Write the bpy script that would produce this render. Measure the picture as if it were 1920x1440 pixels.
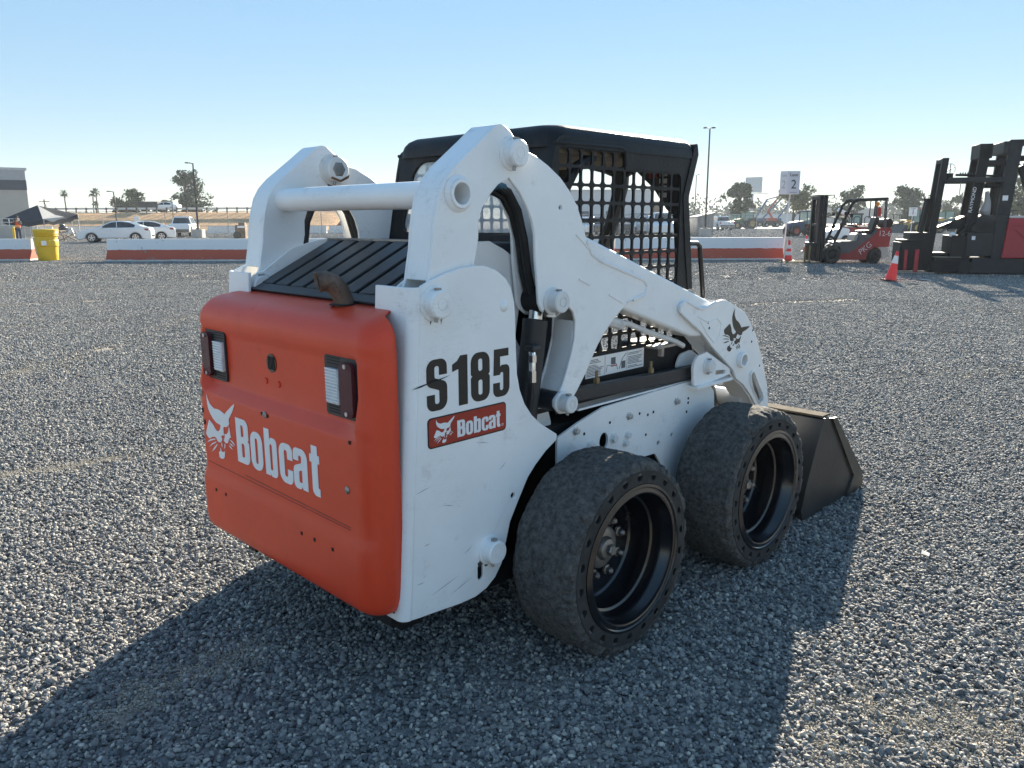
import bpy, math, random
import numpy as np
from mathutils import Vector, Matrix
from mathutils.geometry import tessellate_polygon, delaunay_2d_cdt
from math import sin, cos, pi, radians as rad
random.seed(7)
scene = bpy.context.scene
for o in list(bpy.data.objects): bpy.data.objects.remove(o)
COL = scene.collection

# ---------------------------------------------------------------- camera
CAM = Vector((-2.127, -2.374, 1.509)); YAW = rad(44.70); PITCH = rad(-11.86); ROLL = rad(-0.145)
FW = Vector((cos(PITCH)*cos(YAW), cos(PITCH)*sin(YAW), sin(PITCH)))
RT = FW.cross(Vector((0, 0, 1))).normalized(); UP = RT.cross(FW)
r_ = cos(ROLL)*RT + sin(ROLL)*UP; u_ = -sin(ROLL)*RT + cos(ROLL)*UP
cd = bpy.data.cameras.new('camera'); cam = bpy.data.objects.new('camera', cd); COL.objects.link(cam)
mw = Matrix((r_, u_, -FW)).transposed().to_4x4(); mw.translation = CAM; cam.matrix_world = mw
cd.sensor_fit = 'HORIZONTAL'; cd.sensor_width = 36.0; cd.lens = 36.0*1473/1920
cd.clip_start = 0.05; cd.clip_end = 6000
scene.camera = cam
# ---------------------------------------------------------------- sky and sun
SUN_AZ = rad(24.5); SUN_EL = rad(21.0)
w = bpy.data.worlds.new('World'); scene.world = w; w.use_nodes = True
nt = w.node_tree; bgn = nt.nodes['Background']
sky = nt.nodes.new('ShaderNodeTexSky'); sky.sky_type = 'NISHITA'; sky.sun_disc = False
sky.sun_elevation = SUN_EL; sky.sun_rotation = rad(90) - SUN_AZ
sky.altitude = 0; sky.air_density = 1.0; sky.dust_density = 0.0; sky.ozone_density = 4
gm = nt.nodes.new('ShaderNodeGamma'); gm.inputs[1].default_value = 0.29
hs_ = nt.nodes.new('ShaderNodeHueSaturation'); hs_.inputs['Saturation'].default_value = 2.05; hs_.inputs['Hue'].default_value = 0.504
nt.links.new(sky.outputs[0], gm.inputs[0]); nt.links.new(gm.outputs[0], hs_.inputs['Color'])
nt.links.new(hs_.outputs[0], bgn.inputs[0]); bgn.inputs[1].default_value = 0.15
sl = bpy.data.lights.new('sun', 'SUN'); sl.energy = 5.0; sl.angle = rad(0.53); sl.color = (1.0, 0.90, 0.74)
so = bpy.data.objects.new('sun', sl); COL.objects.link(so); so.location = (30, 14, 20)
sd = Vector((cos(SUN_EL)*cos(SUN_AZ), cos(SUN_EL)*sin(SUN_AZ), sin(SUN_EL)))
so.rotation_euler = sd.to_track_quat('Z', 'Y').to_euler()
vs = scene.view_settings; vs.view_transform = 'Standard'; vs.look = 'None'; vs.gamma = 1.0; vs.exposure = 1.87
vs.use_curve_mapping = False
scene.render.resolution_x = 1024; scene.render.resolution_y = 768

# ---------------------------------------------------------------- materials
MATS = {}
def srgb(r, g, b):
    f = lambda c: (c/255/12.92) if c/255 <= .04045 else ((c/255+.055)/1.055)**2.4
    return (f(r), f(g), f(b))
def mat(name, col, rough=.5, metal=0, var=.12, vs_=6, bump=0, bs=60, dirt=None, coat=0, spec=.5, stretch=None, scratch=0):
    if name in MATS: return MATS[name]
    m = bpy.data.materials.new(name); m.use_nodes = True; t = m.node_tree; L = t.links
    p = t.nodes['Principled BSDF']; p.inputs['Roughness'].default_value = rough; p.inputs['Metallic'].default_value = metal
    p.inputs['Specular IOR Level'].default_value = spec
    if coat: p.inputs['Coat Weight'].default_value = coat; p.inputs['Coat Roughness'].default_value = .15
    tc = t.nodes.new('ShaderNodeTexCoord'); co = tc.outputs['Object']
    if stretch:
        mp = t.nodes.new('ShaderNodeMapping'); mp.inputs['Scale'].default_value = stretch; L.new(co, mp.inputs[0]); co = mp.outputs[0]
    n = t.nodes.new('ShaderNodeTexNoise'); n.inputs['Scale'].default_value = vs_; n.inputs['Detail'].default_value = 6
    n.inputs['Roughness'].default_value = .65; L.new(co, n.inputs[0])
    mr = t.nodes.new('ShaderNodeMapRange'); mr.inputs[1].default_value = .3; mr.inputs[2].default_value = .7
    mr.inputs[3].default_value = 1-var; mr.inputs[4].default_value = 1+var; L.new(n.outputs[0], mr.inputs[0])
    mx = t.nodes.new('ShaderNodeMix'); mx.data_type = 'RGBA'; mx.blend_type = 'MULTIPLY'; mx.inputs[0].default_value = 1
    mx.inputs[6].default_value = (*col, 1); L.new(mr.outputs[0], mx.inputs[7]); out = mx.outputs[2]
    if dirt:
        dc, amt, ds = dirt
        n2 = t.nodes.new('ShaderNodeTexNoise'); n2.inputs['Scale'].default_value = ds; n2.inputs['Detail'].default_value = 10
        n2.inputs['Roughness'].default_value = .7; L.new(co, n2.inputs[0])
        m2 = t.nodes.new('ShaderNodeMapRange'); m2.inputs[1].default_value = .62-amt*.25; m2.inputs[2].default_value = .75-amt*.2
        m2.inputs[3].default_value = 0; m2.inputs[4].default_value = min(1, .35+amt); L.new(n2.outputs[0], m2.inputs[0])
        x2 = t.nodes.new('ShaderNodeMix'); x2.data_type = 'RGBA'; L.new(m2.outputs[0], x2.inputs[0]); L.new(out, x2.inputs[6])
        x2.inputs[7].default_value = (*dc, 1); out = x2.outputs[2]
        rr = t.nodes.new('ShaderNodeMapRange'); rr.inputs[3].default_value = rough; rr.inputs[4].default_value = min(1, rough+.35)
        L.new(m2.outputs[0], rr.inputs[0]); L.new(rr.outputs[0], p.inputs['Roughness'])
    if scratch:
        mp2 = t.nodes.new('ShaderNodeMapping'); mp2.inputs['Rotation'].default_value = (.3, .5, .2); mp2.inputs['Scale'].default_value = (3, 3, 14); L.new(tc.outputs['Object'], mp2.inputs[0])
        n4 = t.nodes.new('ShaderNodeTexNoise'); n4.inputs['Scale'].default_value = 6; n4.inputs['Detail'].default_value = 4; n4.inputs['Distortion'].default_value = 1.2; L.new(mp2.outputs[0], n4.inputs[0])
        a1 = t.nodes.new('ShaderNodeMath'); a1.operation = 'SUBTRACT'; L.new(n4.outputs[0], a1.inputs[0]); a1.inputs[1].default_value = .5
        a2 = t.nodes.new('ShaderNodeMath'); a2.operation = 'ABSOLUTE'; L.new(a1.outputs[0], a2.inputs[0])
        r4 = t.nodes.new('ShaderNodeMapRange'); r4.inputs[1].default_value = .0; r4.inputs[2].default_value = .007; r4.inputs[3].default_value = 1; r4.inputs[4].default_value = 0; L.new(a2.outputs[0], r4.inputs[0])
        n5 = t.nodes.new('ShaderNodeTexNoise'); n5.inputs['Scale'].default_value = 4.5; n5.inputs['Detail'].default_value = 2; L.new(tc.outputs['Object'], n5.inputs[0])
        r5 = t.nodes.new('ShaderNodeMapRange'); r5.inputs[1].default_value = .54; r5.inputs[2].default_value = .62; r5.inputs[4].default_value = scratch; L.new(n5.outputs[0], r5.inputs[0])
        m5 = t.nodes.new('ShaderNodeMath'); m5.operation = 'MULTIPLY'; L.new(r4.outputs[0], m5.inputs[0]); L.new(r5.outputs[0], m5.inputs[1])
        x5 = t.nodes.new('ShaderNodeMix'); x5.data_type = 'RGBA'; L.new(m5.outputs[0], x5.inputs[0]); L.new(out, x5.inputs[6]); x5.inputs[7].default_value = (.16, .15, .15, 1); out = x5.outputs[2]
    L.new(out, p.inputs['Base Color'])
    if bump:
        n3 = t.nodes.new('ShaderNodeTexNoise'); n3.inputs['Scale'].default_value = bs; n3.inputs['Detail'].default_value = 5
        L.new(co, n3.inputs[0]); b = t.nodes.new('ShaderNodeBump'); b.inputs['Strength'].default_value = bump
        b.inputs['Distance'].default_value = .01; L.new(n3.outputs[0], b.inputs['Height']); L.new(b.outputs[0], p.inputs['Normal'])
    MATS[name] = m; return m
def glassy(name, tint, clear=.6, rough=.2):
    if name in MATS: return MATS[name]
    m = bpy.data.materials.new(name); m.use_nodes = True; t = m.node_tree; L = t.links
    p = t.nodes['Principled BSDF']; p.inputs['Base Color'].default_value = (*tint, 1); p.inputs['Roughness'].default_value = rough
    tr = t.nodes.new('ShaderNodeBsdfTransparent'); mx = t.nodes.new('ShaderNodeMixShader')
    n = t.nodes.new('ShaderNodeTexNoise'); n.inputs['Scale'].default_value = 9; n.inputs['Detail'].default_value = 8
    tc = t.nodes.new('ShaderNodeTexCoord'); L.new(tc.outputs['Object'], n.inputs[0])
    mr = t.nodes.new('ShaderNodeMapRange'); mr.inputs[1].default_value = .3; mr.inputs[2].default_value = .7
    mr.inputs[3].default_value = max(0, 1-clear-.12); mr.inputs[4].default_value = min(1, 1-clear+.12); L.new(n.outputs[0], mr.inputs[0])
    L.new(mr.outputs[0], mx.inputs[0]); L.new(tr.outputs[0], mx.inputs[1]); L.new(p.outputs[0], mx.inputs[2])
    L.new(mx.outputs[0], t.nodes['Material Output'].inputs[0]); MATS[name] = m; return m

GRIME = (.12, .105, .09)
WHITE = mat('white_paint', (.88, .88, .87), .36, var=.05, vs_=3.5, bump=.06, bs=35, dirt=((.50, .47, .44), .13, 9), coat=.15, scratch=.5)
WHITE_OLD = mat('worn_white_paint', (.72, .715, .70), .45, var=.08, vs_=5, bump=.08, bs=40, dirt=((.22, .19, .16), .14, 14))
RED = mat('orange_red_paint', (.74, .062, .020), .38, var=.08, vs_=3, bump=.05, bs=30, dirt=((.50, .046, .022), .06, 9), spec=.42, scratch=.4)
BLACK = mat('black_cab_paint', (.013, .013, .0145), .5, var=.4, vs_=9, bump=.15, bs=70, dirt=((.085, .078, .070), .2, 11), spec=.28)
BLACKG = mat('black_gloss_paint', (.008, .008, .009), .28, var=.3, vs_=8, dirt=((.07, .06, .05), .10, 12), coat=.3)
BLACKM = mat('black_plastic', (.026, .027, .03), .45, var=.2, vs_=20, bump=.1, bs=200)
NEAR_BLACK = mat('dark_interior', (.006, .006, .007), .8, var=.2)  # near-black; on hole discs and recess strips it stands in for shade
RUBBER = mat('hose_rubber', (.012, .012, .013), .55, var=.2, vs_=20)
CHROME = mat('chrome_rod', (.75, .75, .76), .14, 1, var=.05)
STEEL = mat('dull_steel', (.33, .31, .29), .42, .85, var=.25, vs_=25, dirt=((.10, .07, .05), .2, 18))
BOLT = mat('zinc_bolt', (.52, .52, .52), .38, .7, var=.2, vs_=60)
BUCK = mat('bucket_steel', (.026, .0255, .025), .38, .0, var=.5, vs_=5, bump=.12, bs=25, dirt=((.10, .088, .075), .22, 7))
TAN = mat('dusty_primer', (.42, .36, .28), .7, var=.25, vs_=10, dirt=((.20, .15, .10), .2, 14))
LETW = mat('vinyl_white', (.82, .82, .82), .35, var=.03)
LETB = mat('vinyl_black', (.007, .007, .008), .35, var=.1)
LETR = mat('vinyl_red', (.36, .025, .012), .35, var=.05)
MARK = mat('marker_ink', (.16, .03, .03), .5, var=.2)

# ---------------------------------------------------------------- mesh builder
def rpoly(pts, n=5):
    """polygon with rounded corners: (x, y) or (x, y, radius)"""
    out = []; k = len(pts)
    for i in range(k):
        p = pts[i]; r = p[2] if len(p) > 2 else 0
        P = Vector(p[:2])
        if r <= 0: out.append((P.x, P.y)); continue
        A = Vector(pts[i-1][:2])-P; B = Vector(pts[(i+1) % k][:2])-P
        la, lb = A.length, B.length; A.normalize(); B.normalize()
        ang = A.angle(B); d = min(r/math.tan(ang/2), la*.49, lb*.49); rr = d*math.tan(ang/2)
        c = P + (A+B).normalized()*(rr/sin(ang/2)); s0 = P+A*d-c; s1 = P+B*d-c
        a0 = math.atan2(s0.y, s0.x); a1 = math.atan2(s1.y, s1.x); da = (a1-a0+pi) % (2*pi)-pi
        for j in range(n+1):
            a = a0+da*j/n; out.append((c.x+rr*cos(a), c.y+rr*sin(a)))
    return out
def rrect(x0, y0, x1, y1, r, n=4): return rpoly([(x0, y0, r), (x1, y0, r), (x1, y1, r), (x0, y1, r)], n)
def circ(cx, cy, r, n=16, ry=None): return [(cx+r*cos(2*pi*i/n), cy+(ry or r)*sin(2*pi*i/n)) for i in range(n)]
def smooth_closed(pts, it=1):
    for _ in range(it):
        q = []
        for i in range(len(pts)):
            a = pts[i]; b = pts[(i+1) % len(pts)]
            q += [(a[0]*.75+b[0]*.25, a[1]*.75+b[1]*.25), (a[0]*.25+b[0]*.75, a[1]*.25+b[1]*.75)]
        pts = q
    return pts
AX = {'x': lambda u, v, h: (h, u, v), 'y': lambda u, v, h: (u, h, v), 'z': lambda u, v, h: (u, v, h)}
def triangulate(loops, flat):
    E_ = []; k = 0
    for l in loops: m = len(l); E_ += [(k+i, k+(i+1) % m) for i in range(m)]; k += m
    def inside(x, y):
        c = False
        for l in loops:
            for i in range(len(l)):
                (x1, y1), (x2, y2) = l[i][:2], l[i-1][:2]
                if (y1 > y) != (y2 > y) and x < (x2-x1)*(y-y1)/(y2-y1)+x1: c = not c
        return c
    vo, eo, fo, ov, oe, of = delaunay_2d_cdt([Vector(p[:2]) for p in flat], E_, [], 0, 1e-7, True)
    if all(len(o) >= 1 for o in ov):
        out = []
        for f_ in fo:
            g_ = [vo[i] for i in f_]; cx = sum(v.x for v in g_)/3; cy = sum(v.y for v in g_)/3
            if inside(cx, cy): out.append(tuple(ov[i][0] for i in f_))
        return out
    return [tuple(t) for t in tessellate_polygon([[Vector((p[0], p[1], 0)) for p in l] for l in loops])]
class MB:
    def __init__(s): s.v = []; s.f = []
    def add(s, vs, fs):
        b = len(s.v); s.v += [tuple(p) for p in vs]; s.f += [tuple(b+i for i in f) for f in fs]; return s
    def box(s, c, d, rot=None):
        x, y, z = d[0]/2, d[1]/2, d[2]/2
        P = [Vector(p) for p in ((-x,-y,-z),(x,-y,-z),(x,y,-z),(-x,y,-z),(-x,-y,z),(x,-y,z),(x,y,z),(-x,y,z))]
        if rot is not None: P = [rot @ p for p in P]
        return s.add([p+Vector(c) for p in P], [(0,3,2,1),(4,5,6,7),(0,1,5,4),(1,2,6,5),(2,3,7,6),(3,0,4,7)])
    def bx(s, x0, x1, y0, y1, z0, z1): return s.box(((x0+x1)/2, (y0+y1)/2, (z0+z1)/2), (x1-x0, y1-y0, z1-z0))
    def hexa(s, P): return s.add(P, [(0,3,2,1),(4,5,6,7),(0,1,5,4),(1,2,6,5),(2,3,7,6),(3,0,4,7)])
    def bar(s, a, b, w, h=None, upv=(0, 0, 1)):
        h = h or w; a = Vector(a); b = Vector(b); d = (b-a).normalized(); sd_ = d.cross(Vector(upv))
        if sd_.length < 1e-4: sd_ = d.cross(Vector((1, 0, 0)))
        sd_.normalize(); u = sd_.cross(d); P = []
        for q in (a, b):
            for i, j in ((-1,-1),(1,-1),(1,1),(-1,1)): P.append(q+sd_*(i*w/2)+u*(j*h/2))
        return s.hexa(P)
    def tube(s, path, r, n=12, caps=True):
        path = [Vector(p) for p in path]; rs = r if isinstance(r, (list, tuple)) else [r]*len(path)
        t0 = (path[1]-path[0]).normalized(); ref = t0.orthogonal().normalized(); V = []; F = []
        for i, p in enumerate(path):
            t = (path[min(i+1, len(path)-1)]-path[max(i-1, 0)]).normalized()
            ref = (ref-t*ref.dot(t)).normalized(); bi = t.cross(ref)
            for k in range(n): a = 2*pi*k/n; V.append(p+(ref*cos(a)+bi*sin(a))*rs[i])
        for i in range(len(path)-1):
            for k in range(n): a = i*n+k; b = i*n+(k+1) % n; F.append((a, b, b+n, a+n))
        if caps: F.append(tuple(range(n-1, -1, -1))); F.append(tuple(range(len(V)-n, len(V))))
        return s.add(V, F)
    def cyl(s, a, b, r0, r1=None, n=16, caps=True): return s.tube([a, b], [r0, r0 if r1 is None else r1], n, caps)
    def prism(s, outer, a, b, axis='y', holes=()):
        loops = [list(outer)]+[list(h) for h in holes]; f = AX[axis]
        flat = [p for l in loops for p in l]; n = len(flat); tri = triangulate(loops, flat)
        V = [f(p[0], p[1], a) for p in flat]+[f(p[0], p[1], b) for p in flat]
        F = [tuple(t) for t in tri]+[tuple(i+n for i in reversed(t)) for t in tri]; k = 0
        for l in loops:
            m = len(l)
            for i in range(m): p = k+i; q = k+(i+1) % m; F.append((p, q, q+n, p+n))
            k += m
        return s.add(V, F)
    def lathe(s, prof, c=(0, 0, 0), axis='y', n=32, close=False):
        V = []; F = []; m = len(prof)
        for i in range(n):
            a = 2*pi*i/n
            for r, h in prof:
                p = AX[axis](r*cos(a), r*sin(a), h); V.append((p[0]+c[0], p[1]+c[1], p[2]+c[2]))
        for i in range(n):
            j = (i+1) % n
            for k in range(m if close else m-1): q = (k+1) % m; F.append((i*m+k, i*m+q, j*m+q, j*m+k))
        return s.add(V, F)
    def strip(s, path, a, b, th, axis='y', side=1):
        """bent plate: 2D path thickened by th, between a and b on axis"""
        P = [Vector(p) for p in path]; off = []
        for i in range(len(P)):
            t = (P[min(i+1, len(P)-1)]-P[max(i-1, 0)]).normalized(); off.append(P[i]+Vector((-t.y, t.x))*th*side)
        f = AX[axis]; m = len(P); V = []
        for h in (a, b): V += [f(p.x, p.y, h) for p in P]+[f(p.x, p.y, h) for p in off]
        F = []
        for i in range(m-1):
            F += [(i, i+1, 2*m+i+1, 2*m+i), (m+i, 3*m+i, 3*m+i+1, m+i+1), (i, m+i, m+i+1, i+1), (2*m+i, 2*m+i+1, 3*m+i+1, 3*m+i)]
        F += [(0, 2*m, 3*m, m), (m-1, 2*m-1, 4*m-1, 3*m-1)]
        return s.add(V, F)
    def mirror(s): s.v = [(p[0], -p[1], p[2]) for p in s.v]; return s
    def rotated(s, M): s.v = [tuple(M @ Vector(p)) for p in s.v]; return s
    def mesh(s, name, m=None, angle=35):
        me = bpy.data.meshes.new(name); me.from_pydata(s.v, [], s.f); me.validate()
        import bmesh
        bm = bmesh.new(); bm.from_mesh(me); bmesh.ops.recalc_face_normals(bm, faces=bm.faces[:]); bm.to_mesh(me); bm.free()
        if angle: me.shade_smooth(); me.set_sharp_from_angle(angle=rad(angle))
        if m: me.materials.append(m)
        return me
    def build(s, name, m, parent=None, bevel=0, angle=35, seg=2, loc=None, stuff=False):
        o = bpy.data.objects.new(name, s.mesh(name, m, angle)); COL.objects.link(o)
        if stuff: o['kind'] = 'stuff'
        if parent is not None: o.parent = parent
        if loc is not None: o.location = loc
        if bevel:
            b = o.modifiers.new('bevel', 'BEVEL'); b.width = bevel; b.segments = seg; b.limit_method = 'ANGLE'; b.angle_limit = rad(40)
            b.harden_normals = False
        return o
def tag(o, label, cat=None, group=None, kind=None):
    if label: o['label'] = label
    if cat: o['category'] = cat
    if group: o['group'] = group
    if kind: o['kind'] = kind
    return o
def empty(name, loc=(0, 0, 0), rz=0, label=None, cat=None, group=None):
    o = bpy.data.objects.new(name, None); COL.objects.link(o); o.location = loc; o.rotation_euler = (0, 0, rz); o.empty_display_size = .1
    return tag(o, label, cat, group)
def copy_tree(o, parent=None):
    c = o.copy(); COL.objects.link(c); c.parent = parent
    for ch in list(o.children): copy_tree(ch, c)
    return c
def text_mesh(txt, size, m, name, parent, M, extrude=.002, align='CENTER'):
    cu = bpy.data.curves.new('t', 'FONT'); cu.body = txt; cu.size = size; cu.extrude = extrude; cu.align_x = align; cu.align_y = 'CENTER'
    to = bpy.data.objects.new('t', cu); COL.objects.link(to); dg = bpy.context.evaluated_depsgraph_get()
    me = bpy.data.meshes.new_from_object(to.evaluated_get(dg)); bpy.data.objects.remove(to); me.transform(M)
    me.materials.clear(); me.materials.append(m); me.name = name
    o = bpy.data.objects.new(name, me); COL.objects.link(o); o.parent = parent; return o
# background placement: u = bearing expressed as tangent, d = metres ahead of the camera
FH = Vector((cos(YAW), sin(YAW), 0)); RH = Vector((sin(YAW), -cos(YAW), 0)); BROT = YAW - pi/2
def at(u, d, z=0):
    p = Vector((CAM.x, CAM.y, 0)) + FH*d + RH*(d*(u-960)/1505); p.z = z; return p
# ================================================================= ground
from mathutils import noise as mnz
def ground_h(x, y):
    d = max(0.0, math.hypot(x-.6, y)-2.2); a = min(1, d/3)
    return -.012 + a*(mnz.noise(Vector((x*.22, y*.22, 3)))*.02 + mnz.noise(Vector((x*.9, y*.9, 8)))*.008)
def seg_d(x, y, a, b):
    ax, ay = a; bx, by = b; dx, dy = bx-ax, by-ay; t = max(0, min(1, ((x-ax)*dx+(y-ay)*dy)/(dx*dx+dy*dy))); return math.hypot(x-ax-t*dx, y-ay-t*dy)
TRACKS = [((.05, -1.60), (.42, -1.90), .16), ((.20, -1.50), (.40, -1.80), .10), ((-1.36, .12), (-.90, .115), .085), ((-1.5, .02), (-1.25, .14), .06), ((-6, 16.2), (5.2, 13.6), .30), ((-5, 4.9), (.4, 6.95), .16), ((.4, 6.95), (2.9, 9.8), .16), ((-4, 3.6), (0, 2.8), .10), ((9.5, 5.2), (13.2, 3.5), .25), ((13.2, 3.5), (12.5, -1.5), .25), ((5.8, .4), (8.5, -1.4), .14), ((-3, 24), (12, 17), .4), ((16, 12), (24, -2), .4), ((-4, 21), (9, 14.6), .3), ((-2, 11.5), (4.0, 9.9), .2)]
def bare(x, y):
    """0 under full stone cover, 1 on compacted sandy patches and wheel tracks"""
    b = 0.0
    for a, c, w_ in TRACKS:
        d = seg_d(x, y, a, c)/w_
        if d < 2.2: b = max(b, 1.25*math.exp(-d*d*.9))
    n = mnz.noise(Vector((x*2.3, y*2.3, 5)))*.5+mnz.noise(Vector((x*6, y*6, 9)))*.35
    return max(0.0, min(1.0, b*(1+n*1.3)-.15+max(0, mnz.noise(Vector((x*.7, y*.7, 2)))-.42)*1.8))
def gravel_ground():
    m = bpy.data.materials.new('gravel_ground'); m.use_nodes = True; t = m.node_tree; L = t.links; p = t.nodes['Principled BSDF']
    p.inputs['Roughness'].default_value = .95; p.inputs['Specular IOR Level'].default_value = .2
    tc = t.nodes.new('ShaderNodeTexCoord'); co = tc.outputs['Object']
    def nz(sc, det, rough=.6):
        n = t.nodes.new('ShaderNodeTexNoise'); n.inputs['Scale'].default_value = sc; n.inputs['Detail'].default_value = det; n.inputs['Roughness'].default_value = rough; L.new(co, n.inputs[0]); return n
    def rp(src, stops):
        r = t.nodes.new('ShaderNodeValToRGB'); L.new(src, r.inputs[0]); e = r.color_ramp.elements
        e[0].position, e[0].color = stops[0][0], (*stops[0][1], 1); e[1].position, e[1].color = stops[-1][0], (*stops[-1][1], 1)
        for ps, c in stops[1:-1]: q = e.new(ps); q.color = (*c, 1)
        return r
    v = t.nodes.new('ShaderNodeTexVoronoi'); v.inputs['Scale'].default_value = 26; v.inputs['Randomness'].default_value = 1; L.new(co, v.inputs[0])
    c1 = rp(v.outputs['Color'], [(0, (.10, .105, .11)), (.5, (.22, .215, .21)), (1, (.36, .345, .32))])
    n1 = nz(.35, 4); c2 = rp(n1.outputs[0], [(.35, (.80, .83, .88)), (.65, (1.12, 1.08, 1.0))])
    mx = t.nodes.new('ShaderNodeMix'); mx.data_type = 'RGBA'; mx.blend_type = 'MULTIPLY'; mx.inputs[0].default_value = 1; L.new(c1.outputs[0], mx.inputs[6]); L.new(c2.outputs[0], mx.inputs[7])
    # sandy, finer patches
    n2 = t.nodes.new('ShaderNodeAttribute'); n2.attribute_name = 'bare'; s = rp(n2.outputs['Fac'], [(.15, (0, 0, 0)), (.6, (1, 1, 1))]); n3 = nz(140, 3); c3 = rp(n3.outputs[0], [(.3, (.20, .175, .145)), (.7, (.40, .36, .30))])
    m2 = t.nodes.new('ShaderNodeMix'); m2.data_type = 'RGBA'; L.new(s.outputs[0], m2.inputs[0]); L.new(mx.outputs[2], m2.inputs[6]); L.new(c3.outputs[0], m2.inputs[7])
    L.new(m2.outputs[2], p.inputs['Base Color'])
    b = t.nodes.new('ShaderNodeBump'); b.inputs['Strength'].default_value = .9; b.inputs['Distance'].default_value = .02
    L.new(v.outputs['Distance'], b.inputs['Height']); b.invert = True
    b2 = t.nodes.new('ShaderNodeBump'); b2.inputs['Strength'].default_value = .5; b2.inputs['Distance'].default_value = .006; L.new(n3.outputs[0], b2.inputs['Height']); L.new(b.outputs[0], b2.inputs['Normal'])
    L.new(b2.outputs[0], p.inputs['Normal']); return m
GRM = gravel_ground()
def axis_pts():
    a = [i*.18 for i in range(0, 67)]+[12+i*.5 for i in range(0, 36)]+[30+i*2 for i in range(0, 20)]+[70, 90, 120, 160, 240, 400, 650, 900]
    return [-v for v in reversed(a[1:])]+a
xs = axis_pts(); N = len(xs); V = [(x, y, ground_h(x, y)) for y in xs for x in xs]; F = [(j*N+i, j*N+i+1, (j+1)*N+i+1, (j+1)*N+i) for j in range(N-1) for i in range(N-1)]
gme = bpy.data.meshes.new('ground'); gme.from_pydata(V, [], F); ga = gme.attributes.new('bare', 'FLOAT', 'POINT'); ga.data.foreach_set('value', [bare(v[0], v[1]) if abs(v[0]) < 30 and abs(v[1]) < 30 else 0 for v in V]); gme.shade_smooth(); gme.materials.append(GRM)
go = bpy.data.objects.new('ground', gme); COL.objects.link(go); tag(go, 'grey crushed gravel yard surface', kind='structure')
# ---- loose stones
def stone_mat():
    m = bpy.data.materials.new('crushed_stone'); m.use_nodes = True; t = m.node_tree; L = t.links; p = t.nodes['Principled BSDF']
    p.inputs['Roughness'].default_value = .78; p.inputs['Specular IOR Level'].default_value = .35
    at_ = t.nodes.new('ShaderNodeAttribute'); at_.attribute_name = 'tone'
    r = t.nodes.new('ShaderNodeValToRGB'); e = r.color_ramp.elements; e[0].color = (.065, .066, .070, 1); e[1].color = (.62, .58, .51, 1)
    for ps, c in ((.35, (.16, .159, .16)), (.62, (.265, .258, .245)), (.86, (.42, .39, .335))): q = e.new(ps); q.color = (*c, 1)
    L.new(at_.outputs['Fac'], r.inputs[0])
    tc = t.nodes.new('ShaderNodeTexCoord'); n = t.nodes.new('ShaderNodeTexNoise'); n.inputs['Scale'].default_value = 110; n.inputs['Detail'].default_value = 4; L.new(tc.outputs['Object'], n.inputs[0])
    mr = t.nodes.new('ShaderNodeMapRange'); mr.inputs[1].default_value = .3; mr.inputs[2].default_value = .7; mr.inputs[3].default_value = .78; mr.inputs[4].default_value = 1.2; L.new(n.outputs[0], mr.inputs[0])
    mx = t.nodes.new('ShaderNodeMix'); mx.data_type = 'RGBA'; mx.blend_type = 'MULTIPLY'; mx.inputs[0].default_value = 1; L.new(r.outputs[0], mx.inputs[6]); L.new(mr.outputs[0], mx.inputs[7]); L.new(mx.outputs[2], p.inputs['Base Color'])
    return m
STM = stone_mat()
GRIT = mat('sandy_grit', (.37, .335, .28), .95, var=.45, vs_=90, spec=.1)
ph = (1+5**.5)/2
ICO = [Vector(v).normalized() for v in ((-1,ph,0),(1,ph,0),(-1,-ph,0),(1,-ph,0),(0,-1,ph),(0,1,ph),(0,-1,-ph),(0,1,-ph),(ph,0,-1),(ph,0,1),(-ph,0,-1),(-ph,0,1))]
ICF = [(0,11,5),(0,5,1),(0,1,7),(0,7,10),(0,10,11),(1,5,9),(5,11,4),(11,10,2),(10,7,6),(7,1,8),(3,9,4),(3,4,2),(3,2,6),(3,6,8),(3,8,9),(4,9,5),(2,4,11),(6,2,10),(8,6,7),(9,8,1)]
def clump(rng, n, rad_, size, m=None):
    V = []; F = []; T = []
    for _ in range(n):
        rr = rad_*math.sqrt(rng.random()); a = rng.random()*2*pi; s = size*rng.choice((.55, .7, .8, .9, 1, 1.1, 1.35))*rng.uniform(.85, 1.15)
        sc = Vector((rng.uniform(.75, 1.25), rng.uniform(.55, .95), rng.uniform(.38, .75)))*s*.5
        R = Matrix.Rotation(rng.random()*2*pi, 3, 'Z') @ Matrix.Rotation(rng.gauss(0, .5), 3, 'X') @ Matrix.Rotation(rng.gauss(0, .5), 3, 'Y')
        c = Vector((rr*cos(a), rr*sin(a), rng.uniform(-.15, .8)*size*.5)); b0 = len(V); tone = min(1, max(0, rng.gauss(.5, .2)))
        if rng.random() < .05: tone = rng.uniform(.85, 1)
        for v in ICO:
            w_ = Vector((v.x*sc.x, v.y*sc.y, v.z*sc.z))*rng.uniform(.78, 1.18); V.append(c+R @ w_); T.append(tone)
        F += [tuple(b0+i for i in f) for f in ICF]
    me = bpy.data.meshes.new('stones'); me.from_pydata([tuple(v) for v in V], [], F); at_ = me.attributes.new('tone', 'FLOAT', 'POINT'); at_.data.foreach_set('value', T); me.materials.append(m or STM)
    return me
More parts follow.
